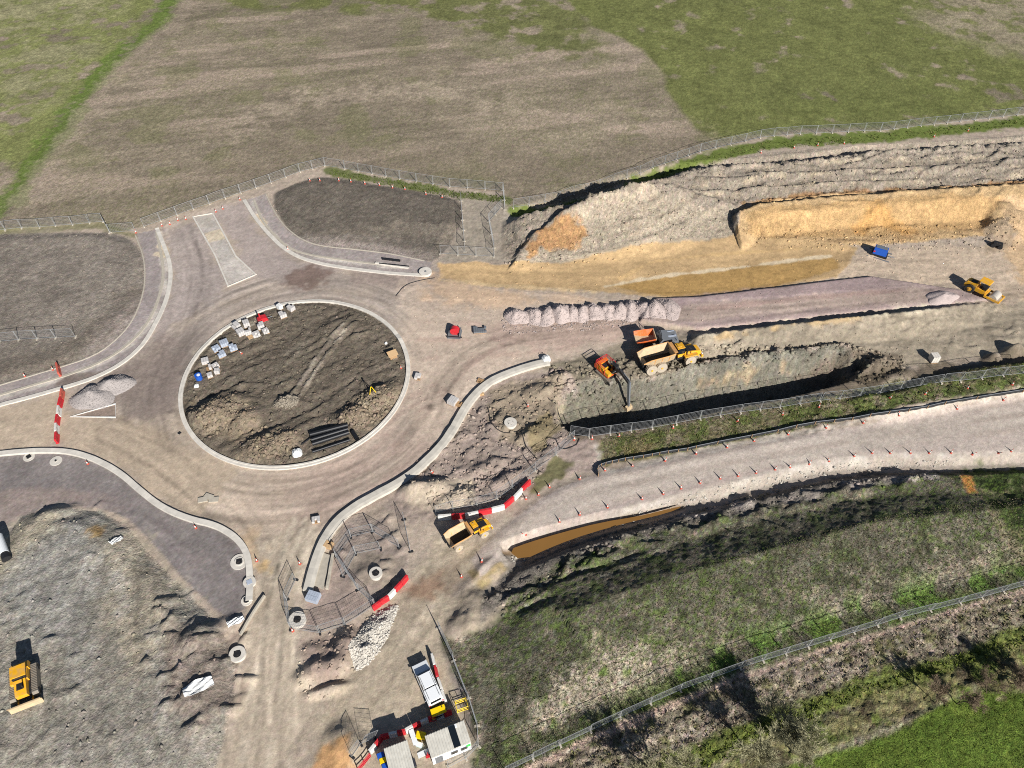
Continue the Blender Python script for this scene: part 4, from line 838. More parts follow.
fence([(513, 208), (560, 200), (600, 188), (640, 174), (700, 152), (760, 138), (800, 134), (880, 131), (960, 122), (1045, 112)], 'long mesh fence between the green field and the grey spoil bund')
fence([(461, 201), (465, 252)], 'mesh fence closing off the right side of the darker soil plot')
fence([(501, 208), (489, 222), (494, 248), (494, 257), (440, 254)], 'angled mesh fence on the pale ground at the left end of the bund')
fence([(0, 342), (19, 340), (37.5, 339), (56, 338), (76, 337)], 'short mesh fence standing alone in the left soil plot')
fence([(570, 434), (589, 437), (610, 434), (631, 431), (652, 428), (700, 419), (760, 410), (820, 401), (900, 390), (960, 381), (1045, 371)], 'mesh fence along the grass verge above the haul road')
fence([(296, 580), (287, 600), (291, 629), (320, 633), (345, 625), (375, 606)], 'mesh fence around the corner by the ringed manhole and long kerb', FTR)
fence([(375, 606), (358, 590), (336, 557), (351, 537), (373, 532), (400, 548)], 'mesh fence around the hole beside the white stone heap', FTR)
fence([(343, 577), (356, 554), (381, 549)], 'two mesh panels inside the fenced hole', FTR)
fence([(404, 520), (411, 552)], 'mesh panels beside the mound left of the small dumper', FTR)
fence([(436, 514), (453, 509), (477, 505), (497, 499), (512, 488), (535, 471), (556, 455), (574, 438)], 'mesh fence standing behind the red and white barriers on the ramp')
fence([(438.5, 628), (453.5, 661), (468.5, 698.5), (477, 726), (478.5, 746), (466, 758.5), (448, 768)], 'mesh fence curving around the cabin compound')
fence([(352, 757), (361, 744), (375, 738)], 'mesh panels left of the left cabin', FTR)
fence([(505, 772), (560, 745), (620, 717), (680, 690), (740, 668), (830, 640), (900, 618), (960, 603), (1045, 580)], 'mesh fence along the foot of the grass bank')
# silt fence on the haul road edge
def silt():
    pts = [(598, 476), (597, 469), (602.5, 465), (615, 462.5), (628.5, 459), (648, 457), (663, 453.5), (683, 451), (700, 447), (768, 434), (805, 425), (843, 421), (878, 415), (918, 410), (953, 402), (1045, 388)]
    w = smooth(np.array([[at(*q).x, at(*q).y] for q in pts]), 1); r = thing('silt_fence', (w[0][0], w[0][1], float(hz(*w[0]))), 0, 'low black fabric silt fence on the upper edge of the haul road', 'fence'); o0 = r.location
    fb, rl = MB(), MB()
    for a, c in zip(w[:-1], w[1:]):
        za, zc = float(hz(*a)), float(hz(*c)); n = np.array([-(c-a)[1], (c-a)[0]])/np.linalg.norm(c-a)*.04
        P = [(a[0]-n[0], a[1]-n[1], za-.1), (c[0]-n[0], c[1]-n[1], zc-.1), (c[0]+n[0], c[1]+n[1], zc-.1), (a[0]+n[0], a[1]+n[1], za-.1)]
        fb.quadbox([Vector(p)-o0 for p in P]+[Vector((p[0], p[1], p[2]+.62))-o0 for p in P])
        rl.tube(Vector((a[0], a[1], za+.56))-o0, Vector((c[0], c[1], zc+.56))-o0, .045, n=5)
    fb.build('fabric', M['fabric'], r); rl.build('top_pipe', M['grey'], r)
    pm = MB().box(0, 0, -.2, .07, .07, .95).mesh('post', [M['wood']])
    for k in range(0, len(w), 1):
        o = bpy.data.objects.new('post', pm); o.location = Vector((w[k][0], w[k][1]-.1, float(hz(*w[k]))))-o0; link(o, r)
silt()
# ------------------------------------------------------------------ cones
cb = MB(); cb.box(0, 0, 0, .4, .4, .06, m=0); cb.tube((0, 0, .06), (0, 0, .32), .165, .125, 10, 0); cb.tube((0, 0, .32), (0, 0, .68), .125, .07, 10, 1); cb.tube((0, 0, .68), (0, 0, .98), .07, .03, 10, 0)
CM = cb.mesh('traffic_cone', [M['cone'], M['rwhite']])
def cones(pts, label, group):
    for i, (x, y) in enumerate(pts):
        p = at(x, y); o = bpy.data.objects.new('traffic_cone', CM); z, ry, rx = seat(p.x, p.y, 0, .4, .4)
        o.scale = (.84,)*3; o.location = (p.x, p.y, z); o.rotation_euler = (rx*.6+random.gauss(0, .05), ry*.6+random.gauss(0, .05), random.random()*6); link(o, None, ORD[i]+' '+label if isinstance(label, str) else label[i], 'cone', group)
cones([(526, 499), (538.5, 495), (549.5, 487), (579.6, 479), (605, 470.5), (632.5, 466), (665, 461), (696, 454), (727, 447.5), (754, 441), (788, 434.5), (826, 428), (863, 423), (899, 416), (957, 409), (1003, 400.5)], 'orange and white cone from the left along the upper edge of the haul road', 'cones along the upper edge of the haul road')
cones([(461.5, 577), (481.6, 562), (526, 535), (559.5, 521.7), (579.6, 514.7), (607.5, 507.5), (642, 499), (663, 494), (681, 488.5), (700, 483), (720, 478.5), (738, 476), (756, 473), (775, 469.5), (790, 467), (809, 464.5), (829, 461), (854, 456), (872, 453), (890, 453), (910.5, 453), (929, 453), (951, 453), (972, 454.5), (998.5, 453), (1011, 451)], 'orange and white cone from the left along the lower edge of the haul road', 'cones along the lower edge of the haul road')
cones([(574, 440), (592, 439), (619, 436), (673, 428), (737.5, 421), (782.5, 414.5), (819, 407), (890, 398), (925, 394), (967.5, 388), (1012, 385)], 'cone from the left on the grass verge by the basin fence', 'cones on the grass verge')
cones([(310, 181), (320, 181), (339, 181), (351, 182), (365, 184), (379.5, 185.5), (392.5, 188), (405, 189.5), (426, 194.5), (442, 197.5)], 'cone from the left along the top of the darker soil plot', 'cones along the darker soil plot')
cones([(761, 153), (794, 148), (817.5, 145.5), (844, 144), (934, 137), (968, 131)], 'cone from the left between the long fence and the spoil bund', 'cones beside the spoil bund')
cones([(162, 226), (170, 224.5), (178, 220.5), (186, 219.5), (216, 212), (223, 209)], 'cone from the left across the end of the northern arm', 'cones across the northern arm')
cones([(25, 376.5), (88, 464), (196, 528), (257, 561), (300, 564), (293, 631), (432.5, 472.5), (528, 406), (241.5, 353), (401, 368), (240, 200), (288, 250), (136, 233), (53, 370)],
      ['orange cone on the left footway below the soil plot', 'orange cone on the lower left footway beside the kerb', 'red cone on the lower left footway near its lower bend', 'cone at the left edge of the southern arm', 'lone cone on the right side of the southern arm', 'cone at the fence corner by the ringed manhole',
       'orange cone beside the S-shaped kerb near the mound', 'orange cone on the spoil above the olive mound', 'cone on the island soil below the block pallets', 'cone beside the plywood board on the island', 'orange cone at the top of the northern arm kerb', 'cone on the footway below the darker soil plot', 'red and white cone at the top of the left footway', 'cone just left of the tall orange barrier'], None)
# ------------------------------------------------------------------ water-filled barriers
def barrier_mesh(mm):
    b = MB(); b.prism([(-.98, 0), (.98, 0), (.98, .32), (.9, .36), (.9, .44), (.98, .48), (.98, .95), (.86, 1.0), (-.86, 1.0), (-.98, .95), (-.98, .48), (-.9, .44), (-.9, .36), (-.98, .32)], -.13, .13)
    b.box(0, 0, 0, 1.9, .48, .3, tx=.97, ty=.6); b.box(-.45, 0, .5, .35, .30, .3); b.box(.45, 0, .5, .35, .30, .3)
    return b.mesh('safety_barrier', [mm])
BR, BW, BO = barrier_mesh(M['red']), barrier_mesh(M['rwhite']), barrier_mesh(M['cone'])
def barriers(p, cols, label, group, lean=0):
    w = [at(*q) for q in p]; pos = [0]
    for a, b_ in zip(w[:-1], w[1:]): pos.append(pos[-1]+(b_.xy-a.xy).length)
    n = len(cols)
    for i, c in enumerate(cols):
        s = pos[-1]*(i+.5)/n; k = max(j for j in range(len(w)-1) if pos[j] <= s); t = (s-pos[k])/(pos[k+1]-pos[k]); q = w[k].lerp(w[k+1], t); d = w[k+1]-w[k]
        o = bpy.data.objects.new('safety_barrier', {'r': BR, 'w': BW, 'o': BO}[c]); z = smin(q.x, q.y, .3)
        o.location = (q.x, q.y, z+.02); o.rotation_euler = (lean, 0, math.atan2(d.y, d.x)+random.uniform(-.06, .06)); o.scale = (pos[-1]/n/2.0, 1, 1)
        nm = {'r': 'red', 'w': 'white', 'o': 'orange'}[c]
        link(o, None, (ORD[i]+' '+label % nm) if n > 1 else label % nm, 'barrier', group)
barriers([(64, 392), (61, 408), (58, 427), (58, 444)], 'orwrwr', '%s barrier from the top in the line closing the western arm', 'barriers across the western arm')
barriers([(58, 366), (61, 377)], 'o', '%s plastic barrier standing on the left footway', None)
barriers([(438, 519), (470, 517), (503, 509), (517, 497), (530, 483)], 'wrwrwrwr', '%s barrier from the left in the curved line beside the small dumper', 'barriers beside the ramp')
barriers([(373, 610), (390, 598), (408, 578)], 'rrwrr', '%s barrier from the left below the fenced hole', 'barriers below the fenced hole')
barriers([(370, 753), (383, 738), (404, 733), (428, 721), (452, 713)], 'wrrwrwrwrwr', '%s barrier from the left in the line shielding the cabins', 'barriers before the cabins')
barriers([(432, 656), (437, 676), (446, 704)], 'wrww', '%s barrier from the top in the line beside the pickup', 'barriers beside the pickup')
# ------------------------------------------------------------------ machines
def wheel(root, x, y, r, w, mt=None, hub='yellow', n=20, name='wheel'):
    mt = mt or M['tyre']; s = 1 if y > 0 else -1
    t = MB(); t.tube((x, y-w/2, r), (x, y+w/2, r), r, n=n)
    for i in range(n): 
        a = 2*math.pi*i/n; t.box(x+r*math.cos(a), y, r+r*math.sin(a)-.03, .07, w*.96, .06)
    o = t.build(name, mt, root)
    h = MB(); h.tube((x, y+s*(w/2-.05), r), (x, y+s*(w/2+.02), r), r*.55, r*.5, 14); h.tube((x, y+s*w/2, r), (x, y+s*(w/2+.1), r), r*.2, n=10, m=1)
    h.build('rim', [mt if hub in ('yellow', 'dusty') and mt is M['tyre'] else M[hub], M[hub if hub != 'dusty' else 'yellow']], o)
def dump_truck(rear, front, label, sc=1.0, axles=(-3.55, -1.85, 3.1), body0=-5.0):
    r = rest('dump_truck', rear, front, 7*sc, 2.2*sc, label, 'dump truck'); r.scale = (sc, sc, sc) if sc == 1 else (sc, sc*1.18, sc*1.15)
    MB().box(-1.9, 0, .95, 5.6, .9, .45).box(2.9, 0, .9, 3.6, 1.0, .5).tube((.9, 0, 1.1), (1.5, 0, 1.1), .3, n=10).build('chassis', M['black'], r)
    # open tipper body: five thick walls
    b = MB(); x0, x1 = body0, 1.0; t = .09
    def sec(x, zf, zt, wf, wt): return (Vector((x, -wt, zt)), Vector((x, -wf, zf)), Vector((x, wf, zf)), Vector((x, wt, zt)))
    S_ = [sec(x0, 2.15, 2.6, .85, 1.5), sec(x0+1.3, 1.42, 3.1, .9, 1.6), sec(-.9, 1.38, 3.2, .9, 1.6), sec(x1-.75, 1.6, 3.3, .9, 1.55)]
    for a, c in zip(S_[:-1], S_[1:]):
        b.plate([a[0], c[0], c[1], a[1]], t, 0); b.plate([a[1], c[1], c[2], a[2]], t, 0); b.plate([a[2], c[2], c[3], a[3]], t, 0)
    e = S_[-1]; b.quadbox([e[1], e[2], e[2]+Vector((.12, 0, 0)), e[1]+Vector((.12, 0, 0)), e[0], e[3], e[3]+Vector((.12, 0, 0)), e[0]+Vector((.12, 0, 0))])
    tb = b.build('tipper_body', M['dusty'], r)
    rb = MB()
    for s in (-1, 1):
        for a, c in zip(S_[:-1], S_[1:]): i = 0 if s < 0 else 3; rb.tube(a[i], c[i], .085, n=6)
        for x in (-3.0, -1.8, -.6): rb.plate([(x-.07, s*.95, 1.55), (x+.07, s*.95, 1.55), (x+.07, s*1.56, 2.98), (x-.07, s*1.56, 2.98)], .1*s)
    rb.tube(e[0], e[3], .11, n=6); rb.box(x1-.45, 0, 3.3, .45, 2.6, .08)
    rb.build('body_rail', M['worn'], tb)
    shd = MB(); shd.box(-1.9, 0, 1.5, 4.6, 1.75, .22, tx=.96, ty=.9); shd.build('floor_shade', M['body_shade'], tb)  # near-black floor plate, its colour paints the shade inside the open body
    # tractor
    MB().prism([(2.3, 1.25), (5.1, 1.25), (5.15, 1.75), (4.9, 2.1), (2.3, 2.45)], -.75, .75).build('bonnet', M['yellow'], r)
    MB().box(3.35, 0, 2.3, 1.9, 1.2, .08, ry=.13).build('bonnet_grille', M['black'], r)
    for s in (-1, 1):
        MB().prism([(2.1, 1.75), (4.2, 1.75), (4.4, 1.45), (4.55, 1.45), (4.3, 1.95), (2.1, 1.95)], s*1.42, s*.76).build('mudguard', M['yellow'], r)
    MB().box(5.2, 0, .85, .3, 2.3, .5).build('bumper', M['yellow'], r)
    for s in (-1, 1): MB().box(5.2, s*.85, 1.4, .14, .3, .2).build('headlight', M['white'], r)
    c = MB().box(1.85, .12, 1.5, 1.35, 1.5, .6); cabn = c.build('cab', M['yellow'], r)
    MB().box(1.85, .12, 2.1, 1.3, 1.45, 1.05, tx=.92, ty=.92).build('cab_window', M['glass'], cabn)
    MB().box(1.72, .12, 3.15, 1.25, 1.35, .12).box(1.6, .12, 3.27, .6, .7, .1).build('cab_roof', M['yellow'], cabn)
    MB().tube((2.55, -.95, 2.0), (2.55, -.95, 3.2), .08, n=8).build('exhaust', M['black'], r)
    for s in (-1, 1): MB().tube((2.4, s*.9, 2.6), (2.9, s*1.4, 2.8), .03).box(2.9, s*1.42, 2.6, .08, .2, .4).build('mirror', M['black'], r)
    for x in axles:
        for s in (-1, 1): wheel(r, x, s*1.2, .9, .68)
    return r
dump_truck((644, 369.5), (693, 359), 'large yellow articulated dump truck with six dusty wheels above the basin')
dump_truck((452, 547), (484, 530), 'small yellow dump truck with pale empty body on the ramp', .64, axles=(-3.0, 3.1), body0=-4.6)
# orange dumper with dark rear body
def site_dumper():
    r = rest('site_dumper', (672, 343), (634, 346), 5, 2, 'orange dumper with dark grey rear, parked behind the large dump truck', 'dumper'); r.scale = (1.12,)*3
    MB().box(-.6, 0, .75, 5.0, .9, .4).build('chassis', M['black'], r)
    b = MB(); t = .08
    S_ = [[Vector((x, s*w, z)) for s, w, z in ((-1, wt, zt), (-1, wf, zf), (1, wf, zf), (1, wt, zt))] for x, wf, wt, zf, zt in ((.1, .75, 1.15, 1.3, 2.3), (1.8, .8, 1.25, 1.15, 2.1), (2.9, .8, 1.25, 1.5, 1.95))]
    for a, c in zip(S_[:-1], S_[1:]):
        b.plate([a[0], c[0], c[1], a[1]], t, 0); b.plate([a[1], c[1], c[2], a[2]], t, 1); b.plate([a[2], c[2], c[3], a[3]], t, 0)
    a = S_[0]; b.quadbox([a[1], a[2], a[2]-Vector((.1, 0, 0)), a[1]-Vector((.1, 0, 0)), a[0], a[3], a[3]-Vector((.1, 0, 0)), a[0]-Vector((.1, 0, 0))], 1)
    b.build('skip', [M['orange'], M['dusty']], r)
    MB().prism([(-3.4, 1.0), (-.6, 1.0), (-.5, 1.5), (-.9, 2.0), (-3.1, 1.75), (-3.4, 1.5)], -1.0, 1.0).build('engine_cover', M['grey'], r)
    MB().box(-2.0, -.7, 1.82, 2.0, .14, .06, ry=.11).box(-2.0, .3, 1.84, 2.2, .3, .05, ry=.11).build('cover_trim', M['bluegrey'], r)
    MB().box(-.55, 0, 1.2, .5, .6, .5).build('seat', M['black'], r)
    f = MB()
    for s in (-1, 1): f.tube((-.75, s*.7, 1.4), (-.75, s*.65, 2.7), .05)
    f.tube((-.75, -.65, 2.7), (-.75, .65, 2.7), .05); f.build('roll_bar', M['black'], r)
    for x in (-2.4, 1.1):
        for s in (-1, 1): wheel(r, x, s*1.05, .68, .5, M['tyred'], 'orange')
site_dumper()
def tracks(r, L, gap, w, h, name='track'):
    for s in (-1, 1):
        t = MB(); q = h*.5
        t.prism([(-L/2+q*.4, 0), (L/2-q*.4, 0), (L/2, q*.5), (L/2, h-q*.6), (L/2-q*.5, h), (-L/2+q*.5, h), (-L/2, h-q*.6), (-L/2, q*.5)], s*gap-w/2, s*gap+w/2)
        n = int(L/.22)
        for i in range(n): x = -L/2+.25+(L-.5)*i/(n-1); t.box(x, s*gap, h-.02, .09, w, .06)
        o = t.build(name, M['track'], r)
        for x in (-L/2+h*.45, L/2-h*.45): MB().tube((x, s*(gap+w/2-.03), h/2), (x, s*(gap+w/2+.05), h/2), h*.34, n=14).build('sprocket', M['black'], o)
def excavator():
    a = at(608.5, 374); tip = at(628, 409); rz = math.atan2(tip.y-a.y, tip.x-a.x); z, ry, rx = seat(a.x, a.y, rz, 3.5, 2.5)
    r = thing('excavator', (a.x, a.y, z), rz, 'orange excavator with red rails reaching its arm into the basin', 'excavator')
    r.scale = (.86,)*3
    tracks(r, 4.3, 1.2, .75, .95); MB().box(0, 0, .45, 2.4, 1.8, .5).tube((0, 0, .9), (0, 0, 1.15), .7, n=18).build('undercarriage', M['black'], r)
    hs = MB().box(-.5, 0, 1.15, 3.2, 2.6, .35); ho = hs.build('house', M['orange'], r)
    MB().prism([(-2.6, 1.2), (-1.7, 1.2), (-1.7, 2.35), (-2.4, 2.35), (-2.65, 2.0)], -1.3, 1.3).build('counterweight', M['orange'], ho)
    MB().box(-1.0, -.55, 1.5, 1.4, 1.3, .75).box(.55, -.85, 1.5, 1.2, .8, .6).build('engine_cover', M['yellow'], ho)
    MB().box(-.95, -.2, 2.25, 1.0, .8, .05).box(-.8, .35, 1.5, 1.5, .5, .6).build('vent', M['black'], ho)
    cb_ = MB().box(.5, .82, 1.5, 1.5, .95, .5).build('cab', M['yellow'], r)
    MB().box(.5, .82, 2.0, 1.45, .92, .95, tx=.86, ty=.9).build('cab_window', M['glass'], cb_); MB().box(.45, .82, 2.95, 1.3, .9, .08).build('cab_roof', M['black'], cb_)
    rl = MB(); 
    for s in (-1.28, 1.28): rl.tube((-2.3, s, 3.2), (.1, s, 3.2), .055); rl.tube((-2.3, s, 2.8), (.1, s, 2.8), .045); [rl.tube((x, s, 1.5), (x, s, 3.2), .05) for x in (-2.3, -1.1, .1)]
    rl.tube((-2.3, -1.28, 3.2), (-2.3, 1.28, 3.2), .055); rl.tube((-2.3, -1.28, 2.8), (-2.3, 1.28, 2.8), .045)
    rl.build('handrail', M['red'], ho)
    d = (tip.xy-a.xy).length/.86; tz = (tip.z-z)/.86
    P0, P1, P2, P3 = Vector((.7, 0, 1.6)), Vector((d*.42, 0, 3.9)), Vector((d*.86, 0, 2.7)), Vector((d, 0, tz+.9))
    def limb(p, q, w0, w1, t, nm, par, m):
        dr = (q-p).normalized(); n = Vector((-dr.z, 0, dr.x)); b = MB()
        b.quadbox([p-n*w0+Vector((0, -t, 0)), q-n*w1+Vector((0, -t, 0)), q-n*w1+Vector((0, t, 0)), p-n*w0+Vector((0, t, 0)), p+n*w0+Vector((0, -t, 0)), q+n*w1+Vector((0, -t, 0)), q+n*w1+Vector((0, t, 0)), p+n*w0+Vector((0, t, 0))]); return b.build(nm, m, par)
    bo = limb(P0, P1, .28, .38, .24, 'boom', r, M['black']); limb(P1, P2, .38, .22, .22, 'boom_tip', bo, M['black'])
    st = limb(P2+Vector((.0, 0, .3)), P3, .3, .17, .18, 'stick', r, M['grey'])
    for s in (-.42, .42): MB().tube((.9, s, 1.5), P1*.75+Vector((0, s, .3)), .09, n=8).build('hydraulic_ram', M['grey'], bo)
    MB().tube(P1*.6+P2*.4+Vector((0, 0, .6)), P2+Vector((.15, 0, .7)), .08, n=8).build('hydraulic_ram', M['grey'], st)
    MB().prism([(d-.25, tz+.95), (d+.35, tz+.85), (d+.5, tz+.1), (d-.2, tz-.1), (d-.75, tz+.1), (d-.85, tz+.3), (d-.3, tz+.3)], -.65, .65).build('bucket', M['dusty'], r)
excavator()
def dozer():
    r = rest('bulldozer', (26, 668), (28, 703), 4, 2.4, 'yellow bulldozer with pale blade on the grey spoil, lower left', 'bulldozer')
    tracks(r, 3.9, 1.15, .62, 1.05)
    MB().box(-.2, 0, .55, 3.6, 1.7, .55).build('chassis', M['black'], r)
    MB().prism([(.2, 1.0), (2.0, 1.0), (2.05, 1.75), (.2, 2.0)], -.6, .6).build('bonnet', M['yellow'], r)
    MB().box(1.0, 0, 1.9, .8, .7, .06).build('bonnet_vent', M['black'], r); MB().tube((1.3, .35, 1.9), (1.3, .35, 2.6), .07, n=8).build('exhaust', M['black'], r)
    c = MB().box(-.5, 0, 1.1, 1.3, 1.5, .7).build('cab', M['yellow'], r); MB().box(-.5, 0, 1.8, 1.25, 1.42, .85, tx=.9, ty=.92).build('cab_window', M['glass'], c)
    MB().box(-.5, .12, 2.65, 1.45, 1.6, .12).build('cab_roof', M['yellow'], c); MB().box(-.35, -.95, 1.1, 1.2, .35, .5).build('side_tank', M['yellow'], r)
    MB().prism([(-2.1, 1.0), (-1.2, 1.0), (-1.2, 1.9), (-1.9, 1.9), (-2.1, 1.6)], -.85, .85).build('fuel_tank', M['yellow'], r)
    for s in (-1, 1): MB().tube((-.5, s*.75, .5), (2.6, s*.75, .45), .1, n=8).build('push_arm', M['yellow'], r)
    b = MB()
    for z0, z1, x0, x1 in ((0, .4, 2.75, 2.62), (.4, .8, 2.62, 2.62), (.8, 1.2, 2.62, 2.78)): b.quadbox([(x0, -1.7, z0), (x0+.12, -1.7, z0), (x0+.12, 1.7, z0), (x0, 1.7, z0), (x1, -1.7, z1), (x1+.12, -1.7, z1), (x1+.12, 1.7, z1), (x1, 1.7, z1)])
    b.build('blade', M['dusty'], r)
dozer()
def roller():
    r = rest('road_roller', (967, 288), (992, 301), 4.5, 2, 'yellow single drum roller at the right end of the stone platform', 'roller')
    MB().prism([(-2.9, .7), (-.9, .7), (-.9, 1.9), (-2.6, 1.75), (-2.9, 1.4)], -.8, .8).build('engine_cover', M['yellow'], r); MB().box(-1.7, 0, 1.83, 1.0, .9, .06, ry=-.06).build('vent', M['black'], r)
    MB().box(-.1, 0, .7, 1.7, 1.7, .7).build('platform', M['yellow'], r); MB().box(.3, 0, 1.4, .8, 1.2, .5).build('console', M['black'], r); MB().box(-.3, 0, 1.4, .5, .6, .6).build('seat', M['black'], r)
    p = MB(); [p.tube((x, y, 1.4), (x, y, 2.85), .05) for x in (-.75, .65) for y in (-.75, .75)]; p.build('canopy_post', M['black'], r)
    MB().box(-.05, 0, 2.85, 1.8, 1.8, .12, tx=.95, ty=.95).build('canopy', M['yellow'], r)
    f = MB(); [f.box(2.2, s*1.18, .65, 2.6, .14, .35) for s in (-1, 1)]; f.box(.98, 0, .65, .3, 2.4, .4); f.box(3.45, 0, .65, .2, 2.4, .35); f.build('drum_frame', M['yellow'], r)
    MB().tube((2.25, -1.06, .78), (2.25, 1.06, .78), .78, n=28).build('drum', mat('drum_steel', (200, 192, 180), .5, .3, noise=.1, dust=.4), r)
    for s in (-1, 1): wheel(r, -1.7, s*.95, .78, .55, M['tyred'], 'yellow')
roller()
def pickup():
    r = rest('pickup_truck', (436, 703.5), (420.5, 668), 4.0, 1.6, 'white double cab pickup parked beside the barrier line', 'pickup')
    w = M['white']; hw = .92
    MB().prism([(-2.6, .45), (2.5, .45), (2.62, .7), (2.55, .95), (1.3, 1.12), (-2.6, 1.12), (-2.65, .7)], -hw, hw).build('body', w, r)
    MB().prism([(1.25, 1.1), (2.45, .97), (2.5, 1.0), (1.25, 1.17)], -.8, .8).build('bonnet', w, r)
    cab_ = MB().box(.1, 0, 1.1, 2.5, 1.78, .62, tx=.68, ty=.84).build('cab_window', M['glass'], r)
    MB().box(.02, 0, 1.71, 1.74, 1.52, .07, tx=.94, ty=.94).build('roof', w, r)
    pl_ = MB(); [pl_.quadbox([(x-.05, s*.87, 1.1), (x+.05, s*.87, 1.1), (x+.05, s*.91, 1.1), (x-.05, s*.91, 1.1), (x2-.05, s*.73, 1.72), (x2+.05, s*.73, 1.72), (x2+.05, s*.77, 1.72), (x2-.05, s*.77, 1.72)]) for s in (-1, 1) for x, x2 in ((1.3, .86), (.1, .02), (-1.1, -.82))]; pl_.build('pillar', w, r)
    MB().prism([(-2.58, 1.1), (-1.15, 1.1), (-.95, 1.66), (-1.0, 1.72), (-2.4, 1.70), (-2.55, 1.5)], -.82, .82).build('canopy', w, r); MB().box(-2.5, 0, 1.2, .16, 1.3, .38, tx=.6).build('rear_window', M['glass'], r)
    rk = MB(); [rk.tube((-2.2, s*.62, 1.78), (.6, s*.62, 1.80), .03) for s in (-1, 1)]; rk.build('roof_rail', M['grey'], r)
    for s in (-1, 1): MB().box(1.15, s*1.02, 1.12, .14, .2, .16).build('mirror', M['black'], r); MB().box(2.5, s*.65, .72, .12, .36, .18).build('headlight', M['glass'], r); MB().box(-2.62, s*.8, .75, .06, .16, .34).build('tail_light', M['red'], r)
    MB().box(-2.68, 0, .45, .14, 1.7, .2).build('bumper', M['black'], r)
    for x in (-1.65, 1.6):
        for s in (-1, 1): wheel(r, x, s*.82, .38, .24, M['tyred'], 'grey', 16)
pickup()
# ------------------------------------------------------------------ cabins and compound
def cabin(cx, cy, rz, L, Wd, H, label, hatch=None, sign=False):
    z = smin(cx, cy, 1.0); r = thing('site_cabin', (cx, cy, z), rz, label, 'cabin')
    MB().box(0, 0, .12, L, Wd, H-.22).build('wall', M['white'], r)
    for x in (-L/2+.3, L/2-.3): MB().box(x, 0, -.3, .2, Wd*.9, .44).build('skid', M['grey'], r)
    n = int(L/.28); rb = MB().box(0, 0, H-.1, L+.06, Wd+.06, .1)
    for i in range(n): rb.box(-L/2+(i+.5)*L/n, 0, H, L/n*.5, Wd-.06, .035, tx=.7)
    ro = rb.build('roof', M['roof'], r)
    if hatch: MB().box(hatch, 0, H+.03, .75, Wd-.1, .04).build('roof_panel', M['glass'], ro); MB().box(hatch+.48, Wd/2-.2, H, .2, .35, .12).build('roof_vent', M['white'], ro)
    d = MB().box(-L/2+.75, -Wd/2-.02, .2, .85, .06, 1.95).build('door', M['grey'], r); MB().box(-L/2+1.05, -Wd/2-.07, 1.15, .05, .06, .16).build('handle', M['black'], d)
    for x in ([.3, 1.4] if L > 3.5 else [.6]):
        w = MB().box(x, -Wd/2-.02, 1.1, .8, .06, .85).build('window', M['grey'], r); MB().box(x, -Wd/2-.05, 1.18, .66, .03, .7).build('pane', M['glass'], w)
    if sign: MB().box(L/2-.3, -Wd/2-.05, 1.7, .45, .05, .55).build('green_sign', M['green'], r)
    return r
def corner3(a, b, h):   # two roof corners in the picture at height h
    p, q = np.array(G(*a, h)), np.array(G(*b, h)); return p, q
p, q = corner3((384, 748.7), (406.8, 740), 2.6); d = (q-p)/np.linalg.norm(q-p); nn = np.array([d[1], -d[0]]); L1 = float(np.linalg.norm(q-p)); c = (p+q)/2+nn*1.55
cabin(c[0], c[1], math.atan2(d[1], d[0]), L1, 3.1, 2.6, 'smaller white cabin with weathered roof beside blue and yellow boxes')
p, q = corner3((425, 736), (463.5, 720.5), 2.6); d2 = (q-p)/np.linalg.norm(q-p); nn2 = np.array([d2[1], -d2[0]]); L2 = float(np.linalg.norm(q-p)); c2 = (p+q)/2+nn2*1.2; rzc = math.atan2(d2[1], d2[0])
cabin(c2[0], c2[1], rzc, L2, 2.4, 2.6, 'longer white cabin with dark roof panel and green sign', .75, True)
def simple(name, px, py, parts, label, cat, rz=0, group=None, dz=0):
    p = at(px, py); r = thing(name, (p.x, p.y, smin(p.x, p.y, .25)+dz), rz, label, cat, group)
    for nm, b, m in parts: b.build(nm, m, r)
    return r
simple('generator', 439, 714, [('casing', MB().box(0, 0, .4, 1.75, .95, .85, tx=.95, ty=.88), M['yplastic']), ('base_frame', MB().box(0, 0, 0, 1.85, 1.05, .4), M['grey']), ('vent', MB().box(0, -.49, .6, 1.1, .08, .4), M['black']), ('exhaust', MB().tube((.5, .2, 1.2), (.5, .2, 1.5), .06), M['black'])], 'yellow generator in the shade behind the white pickup', 'generator', .38)
def frame_gate(px, py, rz, L, m, label, h=1.0, dep=1.0, name='access_gate', cat='gate'):
    f = MB()
    for y in (0, dep):
        for x in (-L/2, 0, L/2): f.tube((x, y, 0), (x, y, h), .04)
        for z in (.1, h*.55, h): f.tube((-L/2, y, z), (L/2, y, z), .04)
    for x in (-L/2, L/2): f.tube((x, 0, h), (x, dep, h), .04)
    return simple(name, px, py, [('frame', f, m)], label, cat, rz)
frame_gate(463, 711, .3, 1.3, M['yplastic'], 'yellow tubular gate frame at the compound fence')
frame_gate(365, 764, .95, 1.9, M['red'], 'red tubular pedestrian barrier left of the cabins', 1.0, .1, 'pedestrian_barrier', 'barrier')
for i, (x, y, m, l) in enumerate([(381.5, 757.5, 'blue', 'upper blue box beside the smaller cabin'), (384, 762.5, 'yplastic', 'yellow box between two blue boxes beside the smaller cabin'), (386.5, 768, 'blue', 'lower blue box beside the smaller cabin')]):
    simple('storage_box', x, y, [('body', MB().box(0, 0, 0, .72, .5, .85, tx=1.05, ty=1.05), M[m]), ('lid', MB().box(0, 0, .85, .8, .58, .1, tx=.9, ty=.9), M[m]), ('latch', MB().box(0, -.29, .7, .12, .05, .18), M['white'])], l, 'box', .38)
